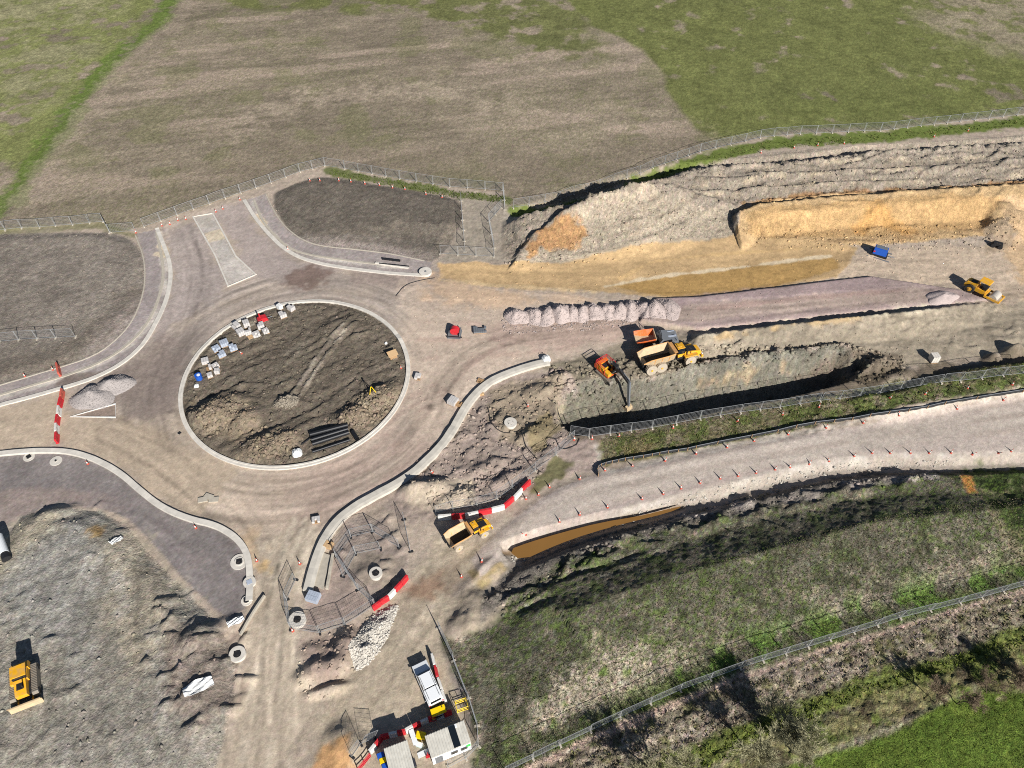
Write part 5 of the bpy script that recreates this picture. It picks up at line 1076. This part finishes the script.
simple('grit_bin', 421, 737, [('body', MB().box(0, 0, 0, 1.0, .6, .6, tx=1.1, ty=1.1), M['yplastic']), ('lid', MB().prism([(-.6, .6), (.6, .6), (.45, .85), (-.45, .85)], -.36, .36), M['yplastic'])], 'small bright yellow bin between the two cabins', 'bin', -.15)
tb = MB(); tb.box(0, 0, .7, 1.9, .6, .08); [tb.box(x, y, 0, .07, .07, .7) for x in (-.8, .8) for y in (-.22, .22)]
simple('trestle_table', 414, 739, [('table_top', MB().box(0, 0, .7, 1.7, .55, .07), M['white']), ('leg', MB().box(-.7, 0, 0, .06, .45, .7), M['grey']), ('leg', MB().box(.7, 0, 0, .06, .45, .7), M['grey'])], 'white narrow table between the cabins', 'table', -1.15)
simple('plastic_crate', 419.5, 745.5, [('body', MB().box(0, 0, 0, .62, .42, .4, tx=1.06, ty=1.06), mat('pale_blue', (176, 212, 220), .5)), ('rim', MB().box(0, 0, .4, .7, .5, .05), M['white'])], 'pale blue crate below the narrow table', 'crate', -.3)
simple('ramp_board', 424, 753.5, [('deck', MB().plate([(-.7, -.3, .05), (.7, -.3, .25), (.7, .3, .25), (-.7, .3, .05)], .06), M['white']), ('support', MB().box(.4, 0, 0, .1, .5, .2), M['grey'])], 'white ramp board between the two cabins', 'board', .38)
st = MB(); [st.box(0, -.22*k, 0, .8, .24, .45-.15*k) for k in range(3)]
simple('cabin_steps', 438, 757, [('tread', st, M['wood']), ('handrail', MB().tube((-.4, .1, .4), (-.4, .1, 1.3), .03).tube((-.4, -.5, .1), (-.4, -.5, 1.0), .03).tube((-.4, .1, 1.3), (-.4, -.5, 1.0), .03), M['white'])], 'wooden step at the door of the longer cabin', 'steps', .38)
def hoop(px, py, l):
    simple('fire_point', px, py, [('stand', MB().box(0, 0, 0, .5, .4, .08).tube((0, .1, .05), (0, .1, .9), .04), M['red']), ('extinguisher', MB().tube((-.12, -.05, .08), (-.12, -.05, .6), .1, n=10).tube((.14, -.05, .08), (.14, -.05, .6), .1, n=10), M['red']), ('nozzle', MB().tube((-.12, -.05, .6), (-.12, -.05, .72), .035).tube((.14, -.05, .6), (.14, -.05, .72), .035), M['black'])], l, 'fire point', .3)
hoop(428, 756, 'red fire extinguisher stand at the left end of the longer cabin'); hoop(446.5, 754.5, 'red fire extinguisher stand in front of the longer cabin wall')
simple('wheeled_bin', 411, 767, [('body', MB().box(0, 0, .1, 1.1, .8, 1.0, tx=1.12, ty=1.12), M['black']), ('lid', MB().box(0, 0, 1.1, 1.3, .95, .14, tx=.9, ty=.85), mat('dark_lid', (52, 54, 60), .35)), ('wheel', MB().tube((-.45, -.3, .1), (-.45, .3, .1), .1, n=10).tube((.45, -.3, .1), (.45, .3, .1), .1, n=10), M['rubber'])], 'black wheeled bin in front of the smaller cabin', 'bin', .38)
# ------------------------------------------------------------------ manholes
def manhole(px, py, ro, h, label, slab=None, cover=.38, dark=True, coverm='black'):
    p = at(px, py); z = smin(p.x, p.y, .3); r = thing('manhole', (p.x, p.y, z), random.random(), label, 'manhole')
    b = MB(); 
    if slab: b.tube((0, 0, -.25), (0, 0, h*.6), slab, n=26)
    b.ringtube((0, 0, -.2), (0, 0, 1), ro, cover*.95, h+.2, 28); b.build('concrete_ring', M['conc'], r)
    MB().box(0, 0, h-.04 if h > .2 else h, cover*1.5, cover*1.5, .07).build('cover', M[coverm], r)
manhole(238, 655, .98, .5, 'white ringed manhole below the lower left kerb', cover=.5); manhole(298, 621, 1.05, .55, 'white ringed manhole in the fenced corner of the southern arm', cover=.5)
manhole(425.5, 273, 1.15, .45, 'white ringed manhole at the end of the northern kerb', cover=.22, coverm='grey'); manhole(510.5, 424, .95, .5, 'concrete ringed manhole in the spoil above the olive mound', cover=.45, coverm='conc')
manhole(376, 574, .85, .5, 'concrete ringed manhole inside the fenced hole', cover=.5); manhole(239.5, 562, .62, .22, 'square-covered manhole on a pale pad by the lower left kerb', slab=1.15, cover=.48)
manhole(29, 457, .45, .14, 'small square manhole on a pale pad behind the western kerb', slab=.8, cover=.4); manhole(56, 461, .25, .12, 'tiny post manhole on a round pale pad behind the western kerb', slab=.85, cover=.16)
manhole(250, 583, .8, .35, 'pale oval manhole frame at the end of the lower left kerb', cover=.45, coverm='bluegrey'); manhole(247, 601, .4, .3, 'square chamber below the oval manhole frame', slab=.7, cover=.4)
manhole(179.5, 433, .32, .02, 'dark round gully cover in the road left of the island', cover=.3)
# ------------------------------------------------------------------ pallets of blocks
def pallet(px, py, rz, sx, sy, h, m, label, group=None, cover=True):
    p = at(px, py); z = smin(p.x, p.y, .35); r = thing('block_pallet', (p.x, p.y, z), rz, label, 'pallet', group)
    pb = MB(); [pb.box(0, y, .02, sx, .12, .1) for y in (-sy*.42, 0, sy*.42)]; [pb.box(x, 0, .12, .1, sy, .03) for x in np.linspace(-sx*.45, sx*.45, 6)]; pb.build('pallet_base', M['wood'], r)
    b = MB(); nx, ny, nz = max(2, int(sx/.32)), max(2, int(sy/.45)), max(1, int(h/.28))
    for i in range(nx):
        for j in range(ny):
            for k in range(nz):
                if k == nz-1 and random.random() < .12: continue
                b.box(-sx/2+(i+.5)*sx/nx, -sy/2+(j+.5)*sy/ny, .16+k*h/nz, sx/nx*.93, sy/ny*.95, h/nz*.97)
    b.build('kerb_blocks', m, r)
PB = [(189, 362, .5, 1.2, 1.1, .8, 'block'), (203.5, 358.5, .5, 1.3, 1.1, .8, 'block'), (206, 366, .5, 1.0, .9, .7, 'block'), (213, 364, .5, 1.0, .9, .8, 'block'), (215.5, 370, .4, .9, .9, .7, 'block'), (207.5, 373, .5, 1.0, .9, .6, 'block'),
      (215, 347, .55, 1.2, 1.2, .9, 'bluegrey'), (220, 352, .55, 1.4, 1.1, .8, 'bluegrey'), (223, 342, .55, 1.3, 1.1, .9, 'bluegrey'), (231, 346, .55, 1.4, 1.2, .8, 'bluegrey'),
      (234, 325, .6, 1.2, 1.2, 1.0, 'block'), (239, 331, .6, 1.2, 1.2, .9, 'block'), (245, 323, .6, 1.2, 1.1, 1.0, 'block'), (246, 329.5, .6, 1.2, 1.0, .8, 'block'), (254, 332, .6, 1.2, 1.1, .9, 'block'), (259, 325, .6, 1.3, 1.1, .9, 'block'), (264, 329, .6, 1.2, 1.0, .8, 'block'),
      (278, 306, .7, .9, .9, 1.0, 'bagw'), (281, 312.5, .7, 1.4, 1.2, .8, 'block'), (289, 306.5, .7, 1.2, 1.2, .9, 'block')]
pc = [0]*4
for x, y, rz, sx, sy, h, m in PB[1:]:
    grp = 0 if y > 356 else 1 if y > 338 else 2 if y > 318 else 3
    g = ['grey block pallet, counted from the top, next to the blue tank', 'blue-wrapped block pallet, counted from the left, inside the island kerb', 'grey block pallet, counted from the left, in the cluster below the red machine', 'pale pallet, counted from the left, right of the red machine'][grp]
    pc[grp] += 1; pallet(x+2.5+random.uniform(-.8, .8), y+3.2+random.uniform(-.8, .8), rz+random.uniform(-.25, .25), sx*random.uniform(.8, 1.02), sy*random.uniform(.8, 1.02), h*random.uniform(.7, 1.1), M[m], ORD[pc[grp]-1]+' '+g, ['pallets by the blue drum', 'blue-wrapped pallets', 'pallets left of the red object', 'pallets right of the red object'][grp])
pallet(252, 337, .6, 1.3, .9, .15, M['board'], 'flat brown pallet below the block cluster on the island')
pallet(418, 378, 1.4, 1.1, .9, .5, M['block'], 'small block pallet on the road right of the island'); pallet(453, 403, -.5, 1.3, 1.4, .7, M['block'], 'dark gapped block pallet in front of the S-shaped kerb'); pallet(459, 405, -.5, 1.2, .9, .2, M['wood'], 'flat wooden pallet next to the dark block pallet by the kerb')
pallet(482, 382, -.4, 1.6, .8, .12, M['wood'], 'flat wooden pallet against the upper S-shaped kerb'); pallet(481, 394.5, .3, .9, .7, .3, M['board'], 'brown pallet standing on the S-shaped kerb'); pallet(480, 331, .1, 2.2, 1.4, .35, M['grey'], 'stack of grey sheets right of the red drum')
pallet(316.5, 521, .2, 1.1, .9, .4, M['block'], 'block pallet on the road near the bend of the S-shaped kerb'); pallet(314, 599, -.3, 1.6, 1.3, .8, M['bluegrey'], 'blue-grey block pallet above the ringed manhole'); pallet(329, 546, -.4, 1.1, 1.0, .4, M['board'], 'brown crate on the kerb end near the fenced hole')
pallet(932.5, 361, .1, 1.2, 1.2, 1.3, M['conc'], 'pale concrete block stack standing alone on the right working ground')
# ------------------------------------------------------------------ loose things on the island and around
simple('blue_drum', 199.5, 379, [('drum', MB().tube((0, 0, 0), (0, 0, .95), .52, n=18), M['blue']), ('lid', MB().tube((0, 0, .95), (0, 0, 1.0), .55, n=18).tube((.1, 0, 1.0), (.1, 0, 1.06), .26, n=14, m=1), [M['blue'], M['white']])], 'blue round tank among the pallets at the island edge', 'tank')
cm = MB().prism([(-.9, .35), (.9, .35), (.7, 1.0), (-.1, 1.15), (-.8, .8)], -.5, .5)
simple('cement_mixer', 263, 321, [('hopper', cm, M['red']), ('frame', MB().box(0, 0, .05, 1.4, .8, .3).tube((.9, 0, .5), (1.7, .1, .4), .06), M['grey']), ('wheel', MB().tube((-.5, -.55, .25), (-.5, .55, .25), .25, n=12), M['tyred']), ('mast', MB().tube((-.3, 0, 1.0), (-.3, 0, 2.0), .12, n=8), M['red'])], 'red site machine among the pallets at the island kerb', 'machine', .5)
simple('pump_unit', 455, 333.5, [('drum', MB().tube((0, -.4, .75), (0, .4, .75), .75, n=22), M['red']), ('frame', MB().box(0, -.2, 0, 2.2, 2.2, .12).box(-.9, 0, .1, .12, 1.8, .7).box(.9, 0, .1, .12, 1.8, .7), M['grey']), ('cable', MB().tube((-1.3, -.9, .1), (1.3, -.9, .1), .12, n=8), M['black'])], 'red cable drum in a grey frame right of the island', 'drum', -.1)
simple('plywood_board', 393, 357, [('sheet', MB().plate([(-.8, -.6, .75), (.8, -.6, .75), (.8, .6, .95), (-.8, .6, .95)], .05), M['board']), ('stack', MB().box(0, 0, 0, 1.2, .9, .7), M['wood'])], 'tan plywood board on a stack near the right island kerb', 'board', .5)
tr = MB(); [tr.tube((0, 0, 1.5), (.6*math.cos(a), .6*math.sin(a), 0), .05) for a in (0, 2.1, 4.2)]
simple('survey_tripod', 372, 392, [('leg', tr, M['yplastic']), ('head', MB().box(0, 0, 1.45, .22, .22, .25), M['black'])], 'yellow survey tripod on the island spoil', 'tripod')
def bag(px, py, s, label, group=None):
    p = at(px, py); b = MB(); n, k = 14, 6
    for i in range(k+1):
        f = i/k; rr_ = [.78, 1.0, 1.06, 1.02, .9, .6, .15][i]
        for j in range(n): t = 2*math.pi*j/n; q = (abs(math.cos(t))**4+abs(math.sin(t))**4)**-.25; e = 1+.05*random.random(); b.v.append((s*rr_*q*math.cos(t)*.9*e, s*rr_*q*math.sin(t)*.9*e, 1.25*s*f+.06*random.random()))
    for i in range(k):
        for j in range(n): l = (j+1) % n; b.f.append([i*n+j, i*n+l, (i+1)*n+l, (i+1)*n+j]); b.m.append(0)
    b.f.append([k*n+j for j in range(n)]); b.m.append(0)
    r = thing('bulk_bag', (p.x, p.y, smin(p.x, p.y, .3)), random.random(), label, 'bag', group); b.build('sack', M['bagw'], r)
    lp = MB(); [lp.tube((x*s*.5, y*s*.5, 1.15*s), (x*s*.3, y*s*.3, 1.5*s), .035) for x in (-1, 1) for y in (-1, 1)]; lp.build('lifting_loop', M['bagw'], r)
bag(297.5, 454, .75, 'white bulk bag at the bottom of the island'); bag(546, 360.5, .75, 'white bulk bag at the upper end of the S-shaped kerb'); bag(196.5, 386, .4, 'small white bag below the blue tank'); bag(386, 343.5, .25, 'tiny white sack near the plywood board')
def pipe(p, q, r_, label, group=None, name='drain_pipe', dz=0, mm='pipe'):
    a, b_ = at(*p), at(*q); z = max(a.z, b_.z)+r_*.9+dz; c = (a+b_)/2; h = (b_-a)/2; h.z = 0; c.z = z; d = h.normalized()
    t = thing(name, c, 0, label, 'pipe', group); b = MB(); L = h.length; b.tube(-h, h, r_, n=14, caps=False); b.tube(-h, h, r_*.85, n=14, caps=False)
    b.build('barrel', M[mm], t)
    if r_ > .12:
        c_ = MB(); n = int(L*2/.6); [c_.ringtube(-h+2*h*i/n-d*.04, d, r_*1.1, r_*.98, .08, 14) for i in range(n+1)]; c_.build('rib', M[mm], t)
for i, (p, q) in enumerate([((311, 437), (348, 426)), ((312, 441), (348, 430)), ((313, 445), (349, 433.5))]): pipe(p, q, .32, ['upper', 'middle', 'lower'][i]+' long black pipe in the bundle at the bottom of the island', 'bundle of black pipes')
pipe((313, 452.5), (350, 441), .2, 'thin black pipe lying apart below the pipe bundle'); pipe((353, 433), (357.5, 440.5), .32, 'short black pipe stub right of the pipe bundle'); pipe((301, 445), (311, 439), .1, 'thin black tube trailing left of the pipe bundle')
pipe((383, 259.5), (400, 261.5), .22, 'short black pipe on the footway above the raised edging'); pipe((380, 264.2), (409, 267.2), .16, 'longer black pipe lying along the raised edging')
# pale slab next to kerb end
b = MB(); ps_ = PL([(322, 553), (331, 556), (324, 590), (314, 586)]); z = .12; b.quadbox([(x, y, -.2) for x, y in ps_[::-1]]+[(x, y, z+.1) for x, y in ps_[::-1]]); b.build('concrete_slab', M['concd'], label='pale concrete slab beside the end of the S-shaped kerb', cat='slab')
for i, (x, y, a) in enumerate([(203, 500, .25), (209, 497, -.35), (214, 500, .1)]):
    p = at(x, y); MB().box(p.x, p.y, p.z-.02, 1.3, .8, .2, rz=a).build('concrete_slab', M['concd'], label=['left', 'middle', 'right'][i]+' broken pale slab lying in the road left of the southern arm', cat='slab', group='broken slabs in the road')
def sheet(px, py, rz, L, Wd, label, seedv=0):
    p = at(px, py); n, k = 14, 6; b = MB(); rs = random.Random(seedv)
    c, s = math.cos(rz), math.sin(rz)
    for i in range(n+1):
        for j in range(k+1):
            u = (i/n-.5)*L; v = (j/k-.5)*Wd*(1-.5*abs(i/n-.5)); x, y = p.x+u*c-v*s, p.y+u*s+v*c
            b.v.append((x, y, float(hz(x, y))+.12+.22*abs(math.sin(j*1.9+i*.35))+.08*rs.random()))
    for i in range(n):
        for j in range(k): a = i*(k+1)+j; b.f.append([a, a+k+1, a+k+2, a+1]); b.m.append(0)
    o = b.build('plastic_sheet', M['bagw'], label=label, cat='sheet'); md = o.modifiers.new('t', 'SOLIDIFY'); md.thickness = .03
sheet(199, 687, .55, 3.2, 1.6, 'crumpled white sheet on the spoil left of the southern arm', 1); sheet(117, 541, 1.0, 1.6, .8, 'small white scrap on the spoil near the footway edge', 2); sheet(236, 622, .6, 2.0, .9, 'pale crumpled sheet at the end of the lower left footway', 3)
t = thing('white_tank', at(5, 551), math.atan2(*(np.array(G(10, 566))-np.array(G(0, 540)))[::-1]), 'white cylindrical tank with black end at the left edge', 'tank')
MB().tube((-2.4, 0, .55), (.9, 0, .55), .55, n=20).build('barrel', M['white'], t); MB().tube((.9, 0, .55), (1.9, 0, .5), .52, .58, n=16).build('end_cap', M['black'], t); MB().box(-1.2, 0, 0, .2, .9, .3).box(.3, 0, 0, .2, .9, .3).build('cradle', M['grey'], t)
simple('compressor', 879, 255, [('casing', MB().box(0, 0, .5, 2.4, 1.5, 1.2, tx=.95, ty=.85), M['blue']), ('base', MB().box(0, 0, .1, 2.8, 1.7, .4), M['black']), ('roof_panel', MB().box(0, .1, 1.7, 2.0, .9, .06), M['grey']), ('drawbar', MB().tube((1.4, 0, .4), (2.6, .2, .3), .07), M['grey']), ('light', MB().box(-1.0, -.76, .9, .3, .06, .3), M['red']), ('outrigger', MB().box(0, -1.3, .02, 4.2, .2, .12).box(0, 1.3, .02, 4.2, .2, .12), M['grey'])], 'blue compressor unit on outriggers below the orange cut face', 'compressor', -.5)
simple('trench_compactor', 996, 247, [('drum', MB().tube((-.6, -.5, .4), (-.6, .5, .4), .4, n=14).tube((.6, -.5, .4), (.6, .5, .4), .4, n=14), M['black']), ('body', MB().box(0, 0, .5, 1.5, .7, .6), M['black']), ('handle', MB().tube((.6, 0, 1.0), (1.5, 0, 1.3), .05), M['black'])], 'small black compactor at the foot of the cut face, far right', 'compactor', -.5)
def hose(px, r_, label, sub=2, m='rubber'):
    w = smooth(np.array([[at(*q).x, at(*q).y] for q in px]), sub); b = MB()
    for a, c in zip(w[:-1], w[1:]): b.tube((a[0], a[1], float(hz(*a))+r_), (c[0], c[1], float(hz(*c))+r_), r_, n=5)
    b.build('hose', M[m], label=label, cat='hose')
hose([(488, 408), (491, 425), (505, 435), (521, 430), (524, 445), (537, 459)], .07, 'thin black hose curling around the concrete ring in the spoil'); hose([(396, 296), (405, 285), (418, 281), (435, 278)], .06, 'black hose on the road below the white manhole ring')
hose([(556, 440), (562, 452), (585, 440), (560, 415), (548, 398)], .07, 'dark hose beside the left end of the basin')
# ------------------------------------------------------------------ bare trees
def tree(px, py, h, spread, label, tw='twig', seedv=0, dens=1.0, name='bare_tree', multi=1, lean=(0, 0)):
    rs = random.Random(seedv); p = at(px, py); r = thing(name, (p.x, p.y, p.z), rs.random()*6, label, 'tree', None)
    tk, cr = MB(), MB()
    def grow(a, d, L, rad, lev):
        n = 3; q = a
        for i in range(n):
            e = q+d*L/n; r1 = rad*(1-.2*(i+1)/n); (tk if lev < 2 else cr).tube(q, e, rad*(1-.2*i/n), r1, n=(6 if lev < 2 else 3), caps=False)
            d = (d+Vector((rs.gauss(0, .16), rs.gauss(0, .16), rs.gauss(0.03, .1)))).normalized(); q = e
            if lev < 4:
                for _ in range(int((2 if lev < 3 else 3)*dens+rs.random())):
                    if lev == 0 and i == 0: continue
                    ax = Vector((rs.gauss(0, 1), rs.gauss(0, 1), rs.gauss(.25, .5))).normalized(); nd = (d*.55+ax*spread).normalized()
                    grow(q, nd, L*rs.uniform(.45, .64), rad*.62, lev+1)
    for k in range(multi):
        d0 = Vector((rs.gauss(lean[0], .12+.3*(multi > 1)), rs.gauss(lean[1], .12+.3*(multi > 1)), 1)).normalized()
        grow(Vector((rs.gauss(0, .25*(multi > 1)), rs.gauss(0, .25*(multi > 1)), -.1)), d0, h*.6, .10*h/6, 0)
    for q in cr.v and range(0): pass
    tk.build('trunk', M['bark'], r); cr.build('crown', M[tw], r)
tree(752, 757, 6.0, .5, 'pale budding tree at the bottom edge, left of the fuller one', 'twig', 3, 1.25)
tree(797, 752, 6.2, .6, 'fuller pale budding tree at the bottom edge of the pasture', 'twig', 5, 1.35, multi=2)
tree(935, 703, 3.4, .5, 'thin bare tree by the pasture boundary, left of its neighbour', 'twigd', 8, 1.3)
tree(957, 704, 3.5, .5, 'thin bare tree by the pasture boundary, right of its neighbour', 'twigd', 9, 1.3)
tree(1013, 684, 3.6, .95, 'wide brown thicket at the right edge above the pasture', 'twigd', 11, 1.3, multi=3)
tree(655, 778, 5.4, .6, 'bare tree whose shadow crosses the rough verge, bottom middle', 'twig', 13, 1.3, multi=2)
tree(985, 694, 2.4, .9, 'low brown thicket beside the wide one at the pasture edge', 'twigd', 15, 1.1, multi=3, name='bare_shrub')
# ------------------------------------------------------------------ uncountable cover: clods and tufts
def scatter(px, n, world=False, z=0):
    p = np.asarray(px, float) if world else PL(px, z); lo, hi = p.min(0), p.max(0); out = []
    x = rng.uniform(lo[0], hi[0], n*3); y = rng.uniform(lo[1], hi[1], n*3); c = np.zeros(len(x), bool)
    for i in range(len(p)):
        x1, y1 = p[i]; x2, y2 = p[(i+1) % len(p)]
        if y1 != y2: c ^= ((y1 > y) != (y2 > y)) & (x < (x2-x1)*(y-y1)/(y2-y1)+x1)
    c &= (np.abs(x) < 512/F_PX*(y*CP+HC*SP)+6) & (y > 17)
    return x[c][:n], y[c][:n]
OCT = np.array([[1, 0, 0], [0, 1, 0], [-1, 0, 0], [0, -1, 0], [0, 0, 1], [0, 0, -.6]]); OF = np.array([[0, 1, 4], [1, 2, 4], [2, 3, 4], [3, 0, 4], [1, 0, 5], [2, 1, 5], [3, 2, 5], [0, 3, 5]])
def clods(name, x, y, s0, s1, label, pal=None, cat=None, flat=.7, zs=None):
    n = len(x); s = s0+(s1-s0)*rng.random(n)**(6 if zs is None else 2.5); z = hz(x, y) if zs is None else zs; a = rng.random(n)*6.28
    V = (OCT[None]*(1+.7*(rng.random((n, 6, 3))-.5))+.5*(rng.random((n, 6, 3))-.5))*s[:, None, None]; V[:, :, 0] *= 1+.6*rng.random((n, 1)); V[:, :, 2] *= flat*(.5+.7*rng.random((n, 1)))
    c, sn = np.cos(a)[:, None], np.sin(a)[:, None]; X2 = V[:, :, 0]*c-V[:, :, 1]*sn; Y2 = V[:, :, 0]*sn+V[:, :, 1]*c
    P = np.stack([X2+x[:, None], Y2+y[:, None], V[:, :, 2]+z[:, None]+.1*s[:, None]], -1).reshape(-1, 3)
    f = (OF[None]+6*np.arange(n)[:, None, None]).reshape(-1, 3)
    i = np.clip(np.searchsorted(xs, x)-1, 0, NX-1); j = np.clip(np.searchsorted(ys, y)-1, 0, NY-1); col = C[j, i]*(1+.35*(rng.random((n, 1))-.45))
    if pal is not None: col = A(pal)[None]*(1+.3*(rng.random((n, 1))-.5))
    me = fastmesh(name, P, f, np.clip(np.repeat(col, 6, 0), 0, 1)); me.materials.append(GM['clod']); link(bpy.data.objects.new(name, me), None, label, cat, None, 'stuff')
GM['clod'] = ground_mat('clod', .2, .1, 0)
for nm_, cnt, s0_, s1_, pal_, lb_ in (('HW', 1500, .05, .2, (196, 189, 177), 'white stones covering the long white heap'), ('HG', 2600, .03, .11, (158, 151, 147), 'gravel covering the two grey heaps'), ('HP', 9000, .03, .13, (184, 169, 162), 'crushed stone covering the row of tipped heaps'), ('HR', 500, .05, .24, (146, 136, 120), 'rubble pieces on the island heap')):
    P_ = []
    for o in HEAPS[nm_]:
        v = np.array([tuple(q.co) for q in o.data.vertices]); m_ = cnt//len(HEAPS[nm_]); w = [p_.vertices[:] for p_ in o.data.polygons if len(p_.vertices) == 4]
        w = np.array(w); ar = np.linalg.norm(np.cross(v[w[:, 1]]-v[w[:, 0]], v[w[:, 3]]-v[w[:, 0]]), axis=1); k = rng.choice(len(w), m_, p=ar/ar.sum()); t = rng.dirichlet([1, 1, 1, 1], m_)
        P_.append((v[w[k]]*t[..., None]).sum(1)+np.array(o.location))
    P_ = np.vstack(P_); clods('loose_stones', P_[:, 0], P_[:, 1], s0_, s1_, lb_, pal_, zs=P_[:, 2]+.01)
x, y = scatter(SW, 1000); clods('clods', x, y, .03, .26, 'loose clods on the lower left spoil')
x, y = scatter([(504, 230), (560, 206), (640, 181), (700, 163), (880, 145), (1040, 134), (1040, 184), (850, 196), (740, 208), (640, 246), (505, 262)], 4500, z=2.5); clods('clods', x, y, .04, .34, 'loose clods on the grey spoil bund')
q = rng.random(2600); a = 6.28*rng.random(2600); x = RC[0]+(RI-.8)*np.sqrt(q)*np.cos(a); y = RC[1]+(RI-.8)*np.sqrt(q)*np.sin(a); clods('clods', x, y, .04, .28, 'loose clods on the island soil')
for bx_, by_, rr_, nn_ in ((215, 412, 4.5, 700), (270, 444, 4.5, 700), (375, 402, 4.0, 800), (350, 420, 3, 400)):
    c = at(bx_, by_); x = c.x+rng.normal(0, rr_/2, nn_); y = c.y+rng.normal(0, rr_/2.6, nn_); k = np.hypot(x-RC[0], y-RC[1]) < RI-.6; clods('clods', x[k], y[k], .08, .42, 'coarse clods on the humps of the island')
x, y = scatter(TRN+TRS[::-1], 1300); clods('clods', x, y, .06, .45, 'loose clods on the basin slopes')
x, y = scatter([(545, 366), (690, 350), (850, 345), (905, 356), (900, 380), (860, 385), (850, 352), (700, 368), (560, 395)], 2200); clods('clods', x, y, .06, .5, 'loose clods around the basin rim')
x, y = scatter([(400, 478), (487, 390), (560, 372), (575, 430), (520, 500), (440, 515)], 2600); clods('clods', x, y, .05, .35, 'loose clods on the spoil beside the S-shaped kerb')
x, y = scatter([(296, 640), (345, 628), (400, 600), (360, 665), (330, 700), (300, 700)], 500); clods('clods', x, y, .03, .26, 'loose clods beside the white stone heap')
x, y = scatter([(738, 232), (1010, 222), (1020, 250), (860, 250), (740, 246)], 1500); clods('clods', x, y, .06, .3, 'loose clods at the foot of the orange cut face')
x, y = scatter([(510, 553), (620, 514), (740, 481), (840, 462), (960, 456), (960, 461), (840, 468), (740, 488), (620, 521), (512, 560)], 5000); clods('white_stones', x, y, .06, .26, 'white stones along the lower edge of the haul road', (178, 172, 161))
x, y = scatter([(480, 600), (620, 525), (780, 485), (930, 468), (930, 482), (780, 505), (620, 545), (500, 620)], 3500); clods('clods', x, y, .06, .4, 'loose clods on the north side of the grass bank')
x, y = scatter([(500, 318), (660, 306), (680, 318), (600, 330), (505, 334)], 2200); clods('pebbles', x, y, .04, .2, 'loose stone spilled along the row of stone heaps', (170, 156, 150))
x, y = scatter(PLOT_W, 3000); clods('clods', x, y, .03, .16, 'crumbs on the left soil plot'); x, y = scatter(PLOT_E, 2000); clods('clods', x, y, .03, .16, 'crumbs on the darker soil plot')
x, y = scatter([(400, 285), (1040, 240), (1040, 350), (700, 366), (590, 352), (410, 420)], 4000); clods('pebbles', x, y, .03, .14, 'pebbles on the eastern working ground')
def tufts(name, px, n, s0, s1, pal, label, z=0, thr=-9, sc=2.0):
    x, y = scatter(px, n, z=z)
    k = fbm(x, y, sc, 3, 300) > thr; x, y = x[k], y[k]; n = len(x); zz = hz(x, y); s = s0+(s1-s0)*rng.random(n)**2
    a = rng.random((n, 5))*6.28; r_ = s[:, None]*(.35+.65*rng.random((n, 5))); base = np.stack([x[:, None]+.25*r_*np.cos(a), y[:, None]+.25*r_*np.sin(a), np.repeat(zz[:, None]-.03, 5, 1)], -1)
    tip = np.stack([x[:, None]+r_*np.cos(a), y[:, None]+r_*np.sin(a), zz[:, None]+s[:, None]*(.35+.6*rng.random((n, 5)))], -1)
    wv = .28*s[:, None, None]*np.stack([-np.sin(a), np.cos(a), 0*a], -1)
    P = np.stack([base-wv, base+wv, tip], 2).reshape(-1, 3); f = np.arange(len(P)).reshape(-1, 3)
    pc = np.array([A(c) for c in pal]); ci = rng.integers(0, len(pal), n); col = pc[ci]*(1+.4*(rng.random((n, 1))-.5)); 
    me = fastmesh(name, P, f, np.clip(np.repeat(col, 15, 0), 0, 1)); me.materials.append(GM['clod']); link(bpy.data.objects.new(name, me), None, label, None, None, 'stuff')
GP_ = [(104, 116, 56), (88, 100, 44), (128, 122, 86), (150, 138, 110)]; BP = [(98, 102, 64), (112, 105, 82), (130, 119, 98), (86, 85, 62), (92, 114, 52)]
tufts('grass_tufts', [(488, 700), (560, 636), (640, 592), (700, 570), (800, 538), (960, 502), (1060, 490), (1060, 574), (900, 620), (740, 670), (620, 720), (510, 770), (486, 760)], 34000, .06, .2, BP, 'dry and green grass tufts on the bank', z=2)
tufts('grass_tufts', [(500, 792), (620, 726), (740, 678), (900, 628), (1070, 578), (1070, 612), (960, 648), (860, 682), (760, 714), (640, 780)], 5000, .10, .34, [(146, 132, 110), (162, 146, 126), (130, 118, 94), (116, 114, 72)], 'coarse grass tussocks on the rough verge')
tufts('grass_tufts', [(640, 790), (700, 752), (760, 718), (860, 686), (960, 653), (1070, 618), (1070, 632), (960, 668), (860, 700), (770, 735), (700, 775)], 3500, .15, .4, [(98, 112, 40), (112, 122, 52)], 'green grass strip on the rough verge')
tufts('grass_tufts', VG, 6000, .08, .3, [(104, 114, 56), (92, 100, 50), (132, 122, 92), (122, 116, 80)], 'leafy weeds on the verge above the haul road', thr=-.12)
tufts('grass_tufts', PAST, 6000, .06, .16, [(108, 126, 48), (94, 114, 40), (118, 132, 56)], 'short green grass of the pasture')
tufts('grass_tufts', [(515, 212), (640, 178), (700, 157), (760, 142), (880, 134), (1060, 114), (1060, 121), (880, 141), (760, 150), (700, 165), (640, 187), (518, 219)], 4500, .15, .45, [(98, 116, 46), (86, 102, 40), (120, 120, 70)], 'grass along the foot of the long fence')
tufts('grass_tufts', [(330, 169), (400, 181), (450, 190), (505, 196), (505, 203), (450, 197), (400, 188), (330, 175)], 1200, .15, .4, [(98, 112, 50), (86, 98, 44)], 'grass along the fence above the darker soil plot')
